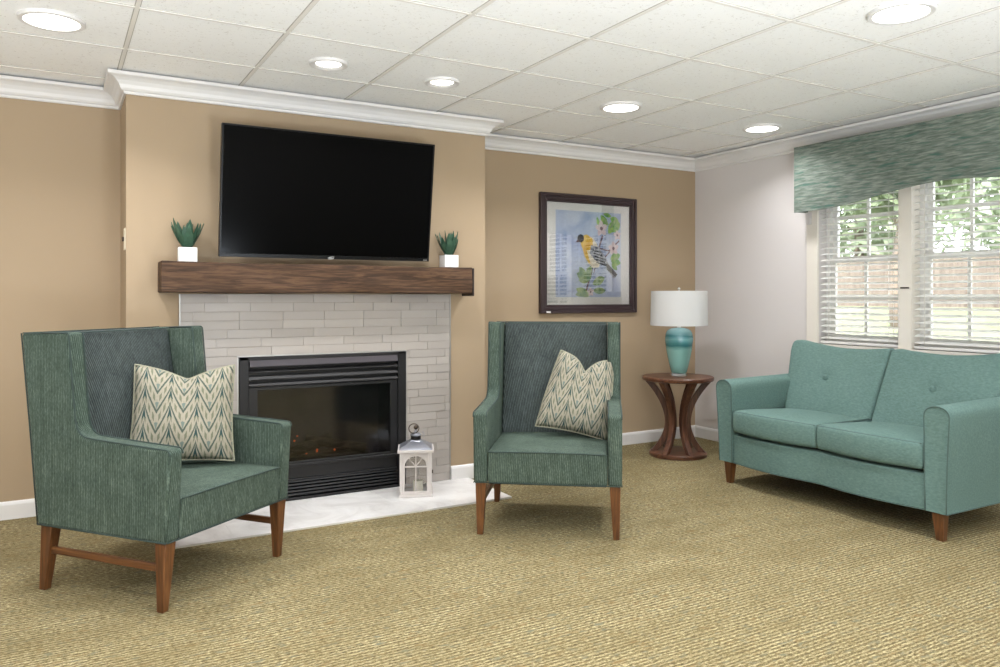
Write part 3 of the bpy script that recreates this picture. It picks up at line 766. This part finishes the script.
# outline of a side in (y, z)
side = [(-.352,.268),(-.372,.600)] + arc((-.352,.602),.020,180,95,4) + [(-.2,.628),(-.02,.636),(.045,.640)] + arc((.045,.710),.070,-90,-8,7)[1:] + [(.128,.80),(.152,1.040)] + arc((.166,1.040),.014,180,90,3)[1:] + [(.30,1.050),(.425,1.047),(.375,.66),(.330,.268)]
def wing_chair(label):
    c = thing('wing_chair', label, 'chair', group='green wing chairs')
    for sx in (-1, 1):
        m = MB(); x0_ = .298 if sx > 0 else -.368
        m.prism([(x0_, y, z) for y, z in side], (.070, 0, 0)); m.build('side_panel', M['chair'], c, bevel=.012, seg=3)
        m = MB()
        for xx in (x0_+.002, x0_+.068):
            m.tube([(xx, y, z) for y, z in side[1:-3]], .0032, 6)
        m.tube([(x0_+(.068 if sx > 0 else .002), y, z) for y, z in side[-4:]], .0032, 6)
        m.tube([(x0_+(.068 if sx > 0 else .002), -.352, .270), (x0_+(.068 if sx > 0 else .002), .330, .270)], .0032, 6)
        m.build('piping', M['piping'], c, smooth=True)
    def seatfn(x,y,z):
        k = (1-(x/.3)**2)*max(0, min(1, (.25-y)/.5))
        if z > .36: z += .016*(1-(x/.3)**2)*(1-abs(y+.05)/.5)
        if y < -.30: y -= .004*(1-(x/.3)**2)*((z-.268)/.17)
        lean = (z-.268)/.348*.020
        if y < -.2: y -= lean*.8
        return (x, y, z)
    m = MB(); m.soft((-.297,-.354,.268),(.297,.22,.428),.012,(14,14,6),seatfn); m.build('seat', M['chair'], c, smooth=True)
    m = MB(); m.tube([(x_/20*.292, seatfn(x_/20*.292,-.352,.424)[1]-.003, .4245+.004*(1-(x_/20)**2)) for x_ in range(-20,21)], .0035, 6)
    m.tube([(-.36,-.354,.270),(.36,-.354,.270)], .003, 6)
    m.build('seat_piping', M['piping'], c, smooth=True)
    def backfn(x,y,z):
        k = (z-.43)/.62
        f = (y-.19)/.14
        yy = (.185+.115*k) + f*(.155+.0*k)
        if f < .3: yy -= .022*(1-(x/.3)**2)*math.sin(math.pi*min(1,max(0,k*.9+.1)))
        return (x, yy, z)
    m = MB(); m.soft((-.297,.19,.36),(.297,.33,1.046),.014,(12,3,14),backfn); m.build('backrest', M['chair_back'], c, smooth=True)
    m = MB(); m.prism([(-.298,.22,.268),(-.298,.330,.268),(-.298,.345,.40),(-.298,.22,.40)], (.596,0,0)); m.build('back_rail', M['chair'], c)
    m = MB(); m.tube([(x_/10*.296, .296, 1.046) for x_ in range(-10,11)], .003, 6); m.tube([(-.36,.424,1.048),(.36,.424,1.048)], .003, 6); m.build('back_piping', M['piping'], c, smooth=True)
    for sx in (-1, 1):
        m = MB(); m.frustum((sx*.340,-.310,0),(.015,.015),(sx*.333,-.318,.268),(.027,.027)); m.build('leg', M['leg'], c, bevel=.003)
        m = MB(); m.frustum((sx*.342,.318,0),(.015,.017),(sx*.333,.292,.268),(.025,.030)); m.build('leg', M['leg'], c, bevel=.003)
        m = MB(); m.box((sx*.336-.010,-.30,.150),(sx*.336+.010,.302,.178)); m.build('stretcher', M['rail'], c, bevel=.003)
    m = MB(); m.box((-.29,-.34,.262),(.29,.31,.2675)); m.build('dust_cover', M['black_cloth'], c)
    return c
chA = wing_chair('green wing chair at the far left, turned towards the right, walnut legs')
chA.location = (.431, 3.653, 0); chA.rotation_euler = (0,0,R(38.2))
chB = copy_tree(chA); chB.location = (2.324, 3.490, 0); chB.rotation_euler = (0,0,R(-37.6))
chB['label'] = 'green wing chair standing between the white lantern and side table'

# throw pillows: chopped top, thin corners
def pillow(label, M4, S=.43, T=.13, chop=.10, cw_=.36, pinch=.0, tall=1.0):
    bm = bmesh.new(); N = 26; uvl = bm.loops.layers.uv.new('UVMap')
    def P(u, v, s_):
        a, b = 2*u-1, 2*v-1
        x = a*(1-.07*(1-b*b)*abs(a)**2); z = b*(1-.06*(1-a*a)*abs(b)**2)
        th = (max(0, (1-a**4)*(1-b**4)))**.55
        d = math.exp(-(abs(a-.05)/cw_)**1.25)*max(0, (b+.1)/1.1)**1.5
        zz = z*S/2 - chop*d*1.0
        xx = x*S/2*(1-.05*max(0,b)**2-pinch*(max(0,b+.4)/1.4)**1.3)
        th *= 1-.45*d
        if b < 0: th *= 1+.12*math.sin(math.pi*-b)
        yy = s_*T/2*th + .006*math.sin(a*5+b*3)*th
        return (xx, yy, (zz+S/2)*tall)
    for s_ in (-1, 1):
        g = [[bm.verts.new(P(i/N, j/N, s_)) for j in range(N+1)] for i in range(N+1)]
        for i in range(N):
            for j in range(N):
                f = bm.faces.new([g[i][j], g[i+1][j], g[i+1][j+1], g[i][j+1]])
                for lp, (uu, vv) in zip(f.loops, ((i,j),(i+1,j),(i+1,j+1),(i,j+1))): lp[uvl].uv = (uu/N, vv/N)
    bmesh.ops.remove_doubles(bm, verts=bm.verts[:], dist=1e-5)
    bmesh.ops.recalc_face_normals(bm, faces=bm.faces[:])
    me = bpy.data.meshes.new('cover'); bm.to_mesh(me); bm.free(); me.materials.append(M['pillow'])
    for p in me.polygons: p.use_smooth = True
    root = thing('throw_pillow', label, 'pillow', group='patterned throw pillows'); root.matrix_world = M4
    o = bpy.data.objects.new('cover', me); COL.objects.link(o); o.parent = root
    m = MB(); pts = []
    for k in range(N): pts.append(P(k/N, 0, 1))
    for k in range(N): pts.append(P(1, k/N, 1))
    for k in range(N): pts.append(P(1-k/N, 1, 1))
    for k in range(N): pts.append(P(0, 1-k/N, 1))
    m.tube(pts, .0045, 6, closed=True); m.build('piping', M['pillow_pipe'], root, smooth=True)
    return root
M['pillow_pipe'] = plain('cream_piping', srgb(146, 144, 124), .9, var=.4, vs_=160)
def posed(chair, lx, ly, lz, yaw, lean, roll):
    ca, sa = math.cos(chair.rotation_euler.z), math.sin(chair.rotation_euler.z)
    p = Vector((chair.location.x+lx*ca-ly*sa, chair.location.y+lx*sa+ly*ca, lz))
    return Matrix.Translation(p) @ Matrix.Rotation(R(yaw), 4, 'Z') @ Matrix.Rotation(R(lean), 4, 'X') @ Matrix.Rotation(R(roll), 4, 'Y')
pillow('cream pillow with green zigzag print on the left wing chair', posed(chA, .082, .008, .458, -9, -13, 2), .445, .14, .06, .50)
pillow('cream pillow with green zigzag print on the right wing chair', posed(chB, .104, .035, .456, -36, -15, 11), .40, .13, .075, .30, .22, 1.10)

# ---------------------------------------------------------------- loveseat
sf = thing('loveseat', 'seafoam green loveseat with two button back cushions under the window', 'sofa', (4.10, 2.915, 0))
sf.scale = (1, 1.013, 1)
# local x: -.36 is the front, +.40 the back; local y along the sofa
FXs = -.360
def bow(y):                 # serpentine front: each half swells a little
    t_ = max(-1, min(1, y/.62)); return -.034*abs(math.sin(math.pi*t_))
def basefn(x,y,z):
    k = max(0, min(1, (-x)/.36)); return (x+bow(y)*k, y, z)
m = MB(); m.soft((FXs+.004,-.622,.140),(.36,.622,.322),.010,(8,40,4),basefn); m.build('base', M['sofa'], sf, smooth=True)
m = MB(); m.tube([(FXs+.002+bow(-.62+1.24*i/40), -.62+1.24*i/40, .143) for i in range(41)], .0035, 6); m.build('base_piping', M['sofa_pipe'], sf, smooth=True)
m = MB(); m.box((FXs+.045,-.61,.315),(.30,.61,.340)); m.build('seat_deck', M['black_cloth'], sf)
m = MB(); m.box((FXs+.05,-.60,.132),(.34,.60,.1405)); m.build('dust_cover', M['black_cloth'], sf)
for sy in (-1, 1):
    def armfn(x, t_, z):          # t_ 0 inner .. 1 outer, flaring outwards and rising to the back
        kz = max(0, (z-.14)/.52); kx = max(0, min(1, (x+.36)/.70))
        return (x-.010*kz*(1-kx), sy*(.622+t_*.106+(t_*.026-.002)*kz**1.6), z+kx*.010*kz)
    outl = [(0,.140),(0,.22),(0,.32),(0,.42),(0,.52),(0,.60)]
    outl += [(.5-.5*math.cos(math.pi*i/12), .605+.060*math.sin(math.pi*i/12)**.8) for i in range(1, 12)]
    outl += [(1,.60),(1,.52),(1,.42),(1,.32),(1,.22),(1,.140)]
    m = MB(); rings = []
    st = [(-.364,.10),(-.366,.02),(-.362,.0)]+[(-.36+.66*i/16, 0) for i in range(1, 17)]+[(.306,.1)]
    for x_, ins in st:
        rings.append([m.b.verts.new(armfn(x_, .5+(t_-.5)*(1-ins*1.6), .40+(z-.40)*(1-ins*.45))) for t_, z in outl])
    k_ = len(outl)
    for p, q_ in zip(rings, rings[1:]):
        for j in range(k_): m.b.faces.new([p[j], p[(j+1)%k_], q_[(j+1)%k_], q_[j]])
    m.b.faces.new(rings[0][::-1]); m.b.faces.new(rings[-1])
    m.build('armrest', M['sofa'], sf, smooth=True, angle=50)
    m = MB(); m.tube([armfn(-.366, .5+(t_-.5)*.98, .40+(z-.40)*.99) for t_, z in outl], .0032, 6)
    m.tube([armfn(x_, 1.0, .142) for x_ in (-.36,-.1,.1,.29)], .003, 6)
    m.build('arm_piping', M['sofa_pipe'], sf, smooth=True)
for k in range(2):
    y0_, y1_ = ((.003, .614), (-.614, -.003))[k]
    yc = (y0_+y1_)/2
    def cf(x,y,z, yc=yc):
        a = (y-yc)/.3055; bx = max(0, min(1, (-x+.1)/.45))
        f = (1-a*a)*(1-((x+.06)/.34)**2 if abs(x+.06) < .34 else 0)
        z2 = z + (.022*max(0, f)**.6 if z > .41 else -.004*max(0,f))
        x2 = x + bow(y)*bx*1.2 - (.008*(1-((z-.408)/.07)**2) if x < -.3 else 0)
        return (x2, y, z2-.026*max(0, x+.30)*2 if z > .41 else z2)
    m = MB(); m.soft((FXs-.012,y0_,.338),(.22,y1_,.474),.022,(14,16,5),cf); cu_ = m.build('seat_cushion', M['sofa'], sf, smooth=True)
    m = MB()
    for zz, s_ in ((.466, 1), (.346, -1)):
        P = []
        for i in range(17):
            y = y0_+.008+(y1_-y0_-.016)*i/16; p = cf(FXs-.004, y, zz); P.append((p[0]+.001, p[1], p[2]+s_*.001))
        m.tube(P, .0035, 6)
    m.tube([(x_, (y0_+.008), .468) for x_ in (-.355,-.2,0,.15)], .0035, 6); m.tube([(x_, (y1_-.008), .468) for x_ in (-.355,-.2,0,.15)], .0035, 6)
    m.build('cushion_piping', M['sofa_pipe'], cu_, smooth=True)
def topz(y):     # camel line of the back: high at ends, dip, rise to the middle
    a = abs(y)/.70
    return .884 - .024*math.sin(math.pi*min(1, a/.92)) + .018*a**3
for k in range(2):
    sy = (1, -1)[k]
    def bf(x,y,z, sy=sy):
        u = (y*sy)/.66             # 0 centre .. 1 outer
        kz = (z-.42)/.46
        t_ = (x-.10)/.14
        yy = y*sy*(1+ .0*kz); 
        yo = .003+(y*sy-.003)*(.925+.15*max(0,min(1,kz*1.15)))
        zz = .42 + (topz(yo)-.42)*kz
        a = (y*sy-.33)/.33
        xx = .085 + .225*kz + t_*(.13-.045*kz)
        if t_ < .5: xx -= .030*max(0,(1-a*a))**.7*math.sin(math.pi*max(0,min(1,kz)))**.7
        # button pull
        d2 = ((yo-(.362 if sy > 0 else .318))/.05)**2 + ((z-.685)/.05)**2
        if t_ < .4: xx += .020*math.exp(-d2)
        return (xx, sy*yo, zz)
    a_, b_ = (.003, .662) if sy > 0 else (-.662, -.003)
    m = MB(); m.soft((.10,a_,.42),(.24,b_,.88),.030,(4,24,20),bf); cu_ = m.build('back_cushion', M['sofa'], sf, smooth=True)
    m = MB(); bmesh.ops.create_uvsphere(m.b, u_segments=16, v_segments=8, radius=.021, matrix=Matrix.Diagonal((.45,1,1,1))); 
    bp = bf(.10, (.362 if sy > 0 else -.318), .685); m.build('button', M['sofa'], cu_, smooth=True, loc=(bp[0]-.004, bp[1], bp[2]))
def bk(x,y,z):
    kz = max(0, (z-.14)/.74); zz = z if z < .5 else .5+(topz(y)-.024-.5)*(z-.5)/.38
    return (x+.175*kz**1.2-.02-(.03 if x > .25 else 0)*kz, y*(.985+.01*kz), zz)
m = MB(); m.soft((.19,-.70,.140),(.32,.70,.88),.025,(3,34,14),bk); m.build('back_frame', M['sofa'], sf, smooth=True)
for sy in (-1, 1):
    m = MB(); m.frustum((FXs+.038, sy*.678, 0),(.017,.018),(FXs+.034, sy*.674,.141),(.027,.029)); m.build('leg', M['leg'], sf, bevel=.003)
    m = MB(); m.frustum((.350, sy*.682, 0),(.017,.018),(.300, sy*.676,.141),(.027,.029)); m.build('leg', M['leg'], sf, bevel=.003)

# ---------------------------------------------------------------- round side table and lamp
tb = thing('side_table', 'round dark walnut side table with curved hourglass legs in corner', 'table', (4.085, 4.42, 0))
m = MB(); m.lathe([(.200,0),(.214,.004),(.214,.026),(.206,.032)], n=64); m.build('base_disc', M['table'], tb, smooth=True, angle=35)
m = MB(); m.lathe([(.252,.566),(.262,.570),(.266,.580),(.266,.592),(.260,.598)], n=64); m.build('tabletop', M['table'], tb, smooth=True, angle=35)
va = math.atan2(-4.42, -4.085)
for k in range(6):
    a = va + math.pi/6 + k*math.pi/3
    out = Vector((math.cos(a), math.sin(a), 0)); sd = Vector((-math.sin(a), math.cos(a), 0)); rings = []
    m = MB()
    N = 22
    for i in range(N+1):
        u = i/N; z = .030+u*.538
        r_ = .072 + .150*(max(0,(u-.42))/.58)**1.9 + .105*(max(0,(.42-u))/.42)**2.0
        wd = .020; rad = .023+.008*abs(u-.4)
        du = .01; rings.append([m.b.verts.new(out*(r_+sx*rad)+sd*(sy*wd)+Vector((0,0,z))) for sx, sy in ((-1,-1),(1,-1),(1,1),(-1,1))])
    for p, q_ in zip(rings, rings[1:]):
        for j in range(4): m.b.faces.new([p[j], p[(j+1)%4], q_[(j+1)%4], q_[j]])
    m.b.faces.new(rings[0][::-1]); m.b.faces.new(rings[-1])
    m.build('leg', M['table_leg'], tb, bevel=.003)

lp = thing('table_lamp', 'teal glazed ceramic lamp with white drum shade on round table', 'lamp', (4.097, 4.42, .5985))
m = MB(); m.lathe([(.058,0),(.060,.003),(.060,.018),(.056,.021)], n=48); m.build('base', M['acrylic'], lp, smooth=True, angle=35)
prof = [(.048,.021),(.058,.030),(.070,.075),(.084,.14),(.096,.20),(.103,.255),(.104,.290),(.100,.320),(.088,.343),(.066,.357),(.040,.364),(.020,.366)]
m = MB(); m.lathe([(r_, z) for r_, z in prof], n=56); m.build('body', M['glaze'], lp, smooth=True)
m = MB(); m.lathe([(.014,.364),(.014,.372),(.008,.376),(.008,.43),(.019,.432),(.019,.470),(.010,.474)], n=20); m.build('socket', M['nickel'], lp, smooth=True, angle=40)
m = MB(); m.tube([(.018,0,.434),(.045,0,.48),(.060,0,.55),(.045,0,.615),(.0,0,.640),(-.045,0,.615),(-.060,0,.55),(-.045,0,.48),(-.018,0,.434)], .002, 8); m.build('harp', M['nickel'], lp, smooth=True)
m = MB(); m.lathe([(.010,.474),(.026,.50),(.030,.53),(.022,.556),(.006,.565)], n=20); m.build('bulb', M['white_gloss'], lp, smooth=True)
m = MB(); m.lathe([(.214,.382),(.208,.642)], n=72, cap=False); m.lathe([(.212,.382),(.206,.642)], n=72, cap=False)
for r0, r1, z in ((.212,.214,.382),(.206,.208,.642)):
    m.lathe([(r0,z),(r1,z)], n=72, cap=False)
bmesh.ops.remove_doubles(m.b, verts=m.b.verts[:], dist=1e-5)
sh = m.build('shade', M['shade'], lp, smooth=True, angle=60)
m = MB()
for k in range(3): a = k*2.094; m.tube([(0,0,.640),(.206*math.cos(a),.206*math.sin(a),.640)], .0018, 6)
m.build('spider', M['nickel'], sh)
m = MB(); m.lathe([(.004,.640),(.004,.648),(.010,.654),(.011,.660),(.006,.668),(.001,.670)], n=20); m.build('finial', M['nickel'], lp, smooth=True)

# ---------------------------------------------------------------- lantern on the hearth
M['lan'] = plain('whitewashed_wood', srgb(196, 189, 184), .7, var=.05, vs_=40)
M['lan_roof'] = plain('galvanised_metal', srgb(150, 152, 160), .35, .7, var=.2, vs_=30)
M['candle'] = plain('ivory_candle', srgb(232, 226, 208), .5, var=.02)
la = thing('candle_lantern', 'white wooden candle lantern with metal roof on the pale hearth', 'lantern', (1.893, 4.322, .0106), R(-24))
h = .095
m = MB(); m.box((-h-.006,-h-.006,0),(h+.006,h+.006,.016)); m.build('base', M['lan'], la, bevel=.002)
for sx in (-1,1):
    for sy in (-1,1): m = MB(); m.box((sx*(h-.010)-.010, sy*(h-.010)-.010, .016),(sx*(h-.010)+.010, sy*(h-.010)+.010, .262)); m.build('corner_post', M['lan'], la, bevel=.002)

m = MB(); m.box((-h-.012,-h-.012,.262),(h+.012,h+.012,.278)); m.build('cornice', M['lan'], la, bevel=.002)
for k in range(4):
    Rm = Matrix.Rotation(k*math.pi/2, 4, 'Z'); m = MB(); q_ = h-.020
    def bx(a, b): m.box(a, b, 0, Rm)
    bx((-q_,-h+.001,.016),(q_,-h+.010,.034)); bx((-q_,-h+.001,.250),(q_,-h+.010,.262)); bx((-q_,-h+.002,.034),(-q_+.009,-h+.010,.25)); bx((q_-.009,-h+.002,.034),(q_,-h+.010,.25))
    bx((-.003,-h+.002,.034),(.003,-h+.009,.25)); bx((-q_,-h+.002,.176),(q_,-h+.009,.183))
    r_ = q_-.008
    A = [Rm @ Vector((r_*math.cos(math.pi*i/14), -h+.006, .180+r_*.98*math.sin(math.pi*i/14))) for i in range(15)]
    m.tube(A, .0038, 6)
    for sg in (-1, 1): m.tube([Rm @ Vector((0,-h+.006,.181)), Rm @ Vector((sg*r_*.62,-h+.006,.180+r_*.77))], .003, 6)
    # spandrels above the arch
    for sg in (-1, 1):
        P = [Vector((sg*q_,-h+.004,.252))] + [Vector((sg*r_*math.cos(math.pi/2*i/8), -h+.004, .180+r_*.98*math.sin(math.pi/2*i/8))) for i in range(9)] + [Vector((0,-h+.004,.252))]
        m.prism([Rm @ p for p in P], Rm.to_3x3() @ Vector((0,.004,0)))
    fr_ = m.build('door' if k == 1 else 'side_frame', M['lan'], la)
    m = MB(); m.box((-q_,-h+.0098,.03),(q_,-h+.0112,.252), 0, Rm); m.build('glass_pane', M['glass'], fr_)
    if k == 1:
        m = MB(); m.box((-.052,-h-.008,.130),(-.044,-h+.002,.150), 0, Rm); m.build('latch', M['bronze'], fr_)
m = MB(); m.frustum((0,0,.278),(h+.004,h+.004),(0,0,.284),(h+.002,h+.002)); m.frustum((0,0,.284),(h+.0,h+.0),(0,0,.318),(.040,.040)); m.frustum((0,0,.318),(.040,.040),(0,0,.326),(.032,.032)); m.build('roof', M['lan_roof'], la, bevel=.003)
m = MB(); m.lathe([(.030,.326),(.030,.346),(.024,.350)], n=24); m.build('vent', M['black'], la, smooth=True, angle=35)
m = MB(); m.lathe([(.034,.350),(.036,.354),(.022,.366),(.008,.372),(.007,.384)], n=24); m.build('cap', M['lan_roof'], la, smooth=True, angle=35)
m = MB(); m.tube([(.030*math.cos(a)*1.0-.012, -.006+.016*math.sin(a), .392+.026*math.sin(a)) for a in [2*math.pi*i/20 for i in range(20)]], .0032, 6, closed=True)
bmesh.ops.create_uvsphere(m.b, u_segments=12, v_segments=8, radius=.013, matrix=Matrix.Translation((.0,0,.398)))
m.tube([(-.004,0,.372),(0,0,.392)], .004, 6); m.build('ring_handle', M['bronze'], la, smooth=True)
m = MB(); m.tube([(.040,0,.340),(.050,0,.352),(.048,0,.366),(.036,0,.372)], .002, 6); m.build('hook', M['lan_roof'], la, smooth=True)
cd = thing('pillar_candle', 'short ivory pillar candle inside the white lantern', 'candle', (1.905, 4.318, .0268))
m = MB(); m.lathe([(.030,0),(.030,.058),(.027,.062),(.012,.060)], n=32); m.build('wax', M['candle'], cd, smooth=True, angle=40)
m = MB(); m.tube([(0,0,.060),(.001,0,.072)], .0012, 6); m.build('wick', M['black'], cd)

# ---------------------------------------------------------------- recessed lights
def downlight(x, y, label, big=True, group='recessed ceiling lights', dim=1.0):
    t_ = thing('recessed_light', label, 'ceiling light', (x, y, HC), 0, group)
    ro, ri = (.128, .106) if big else (.096, .062)
    m = MB()
    if big: m.lathe([(ro,.0115),(ro,-.001),(ro-.004,-.004),(ri+.002,-.003),(ri,.001),(ri,.0115)], n=56, cap=False)
    else: m.lathe([(ro,.0115),(ro,-.001),(ro-.004,-.004),(ri+.014,-.002),(ri,.008),(ri,.0115)], n=56, cap=False)
    m.build('trim_ring', M['trim'], t_, smooth=True, angle=40)
    m = MB(); zz = -.001 if big else .006
    m.lathe([(ri+.001, zz+.004),(ri+.001, zz)], n=56); m.build('lens', M['lens'], t_)
    L = bpy.data.lights.new('lamp', 'AREA'); L.shape = 'DISK'; L.size = 2*ri*.94; L.energy = (BIG_W if big else SMALL_W)*dim; L.color = LAMP_COL; L.spread = R(135)
    lo = bpy.data.objects.new('lamp', L); COL.objects.link(lo); lo.parent = t_; lo.location = (0,0,zz-.006)
    return t_
downlight(-.01, 3.813, 'round ceiling light at the far left above the left chair')
downlight(1.199, 3.83, 'small ceiling light above the left part of the television', False)
downlight(1.842, 3.85, 'small ceiling light above the right part of the television', False)
downlight(3.043, 3.799, 'round ceiling light in front of the framed picture', dim=1.25)
downlight(4.278, 3.786, 'round ceiling light nearest the far room corner by the valance', dim=.5)
downlight(3.035, 1.959, 'large looking ceiling light nearest the camera, at the upper right')
for x, y, s_ in ((1.20,1.96,'centre'),(-.60,1.96,'left'),(-1.9,3.8,'far left'),(3.035,.1,'right'),(1.2,.1,'middle'),(-.6,.1,'left of centre'),(1.2,-1.7,'rear middle'),(3.4,-1.7,'rear right'),(-1.4,-1.7,'rear left')):  # added unseen downlights, fill light for the room and ceiling
    downlight(x, y, 'added ceiling fill light out of frame over the %s of the room' % s_, True, 'added fill lights beyond the frame')

# ---------------------------------------------------------------- housings of the added fill uplights, out of frame
for ux, uy, ue, wh in ADDED_UPLIGHTS:
    t_ = thing('added_uplight_can', 'added black floor can fill light out of frame '+wh, 'lamp', (ux, uy, 0), 0, 'added fill uplights beyond the frame')
    m = MB(); m.lathe([(.135,0),(.140,.004),(.140,.330),(.132,.334),(.130,.330),(.130,.322),(.02,.321)], n=40); m.build('housing', M['black'], t_, smooth=True, angle=35)
    m = MB(); m.lathe([(.128,.3225),(.128,.3265)], n=40); m.build('lens', M['lens'], t_)

# ---------------------------------------------------------------- outdoors beyond the window
m = MB(); m.prism([(XR+.16,-25,-1),(XR+.16,-25,.05),(8,-25,.45),(13,-25,.80),(18,-25,.95),(45,-25,1.2),(45,-25,-1)], (0,65,0)); struct(m.build('ground_lawn', M['lawn']))
fn = thing('fence', 'weathered grey brown board fence beyond the lawn outside', 'fence', (18, 9, .93))
m = MB()
for i in range(150):
    y_ = -13+i*.17; m.box((0, y_, .02), (.03, y_+.168, 1.30+random.uniform(-.03,.03)))
m.box((.03,-13,.3),(.08,12.4,.4)); m.box((.03,-13,1.0),(.08,12.4,1.1)); m.build('boards', M['fence'], fn)
def tree(x, y, h_, r_, label, seed, n=900, low_=.35, zb=0):
    rd = random.Random(seed); t_ = thing('garden_tree', label, 'tree', (x, y, zb), 0, 'trees outside the window')
    m = MB(); pts = [(rd.uniform(-.06,.06)*i, rd.uniform(-.06,.06)*i, h_*.75*i/6) for i in range(7)]
    m.tube(pts, [.16*(1-.11*i) for i in range(7)], 10)
    for k in range(5):
        a = rd.uniform(0,6.28); z = h_*rd.uniform(.3,.6); m.tube([(0,0,z),(math.cos(a)*r_*.35,math.sin(a)*r_*.35,z+h_*.12),(math.cos(a)*r_*.6,math.sin(a)*r_*.6,z+h_*.25)], [.06,.04,.02], 8)
    m.build('trunk', M['bark'], t_, smooth=True)
    m = MB()
    for _ in range(n):
        while True:
            p = Vector((rd.uniform(-1,1), rd.uniform(-1,1), rd.uniform(-1,1)))
            if .25 < p.length < 1: break
        c = Vector((p.x*r_, p.y*r_, h_*(low_+(1-low_)/2)+p.z*h_*(1-low_)/2)); s_ = rd.uniform(.14,.30)
        u = Vector((rd.uniform(-1,1), rd.uniform(-1,1), rd.uniform(-1,1))).normalized(); v_ = u.orthogonal().normalized()
        m.b.faces.new([m.b.verts.new(c+q_) for q_ in (u*s_, v_*s_*.5, -u*s_, -v_*s_*.5)])
    m.build('foliage', M['leaf'], t_)
TR = [(10.8,10.7,4.6,1.3,'tree seen at the left edge of the left blind'),(11.8,7.6,4.8,1.4,'tree seen behind the post between the blinds'),(10.4,4.2,4.4,1.3,'tree seen at the right part of the right blind'),
      (20.5,19.5,8,2.4,'tall tree beyond the fence, far left in the window'),(20.5,14.6,8.4,2.4,'tall tree beyond the fence, left blind, right half'),(20.6,9.7,8,2.4,'tall tree beyond the fence, behind the right blind'),
      (20.5,4.8,8.2,2.4,'tall tree beyond the fence, off the window edge'),(26,17.2,10,2.6,'taller tree in the back row, left blind'),(26,11.8,10,2.6,'taller tree in the back row, right blind'),(26,22.6,10,2.6,'taller tree in the back row, leftmost')]
for i, (x, y, h_, r_, lb) in enumerate(TR):
    far_ = x > 18
    tree(x, y, h_, r_, lb, 40+i, 2600 if far_ else 1500, .04 if far_ else .36, .95 if far_ else .6)
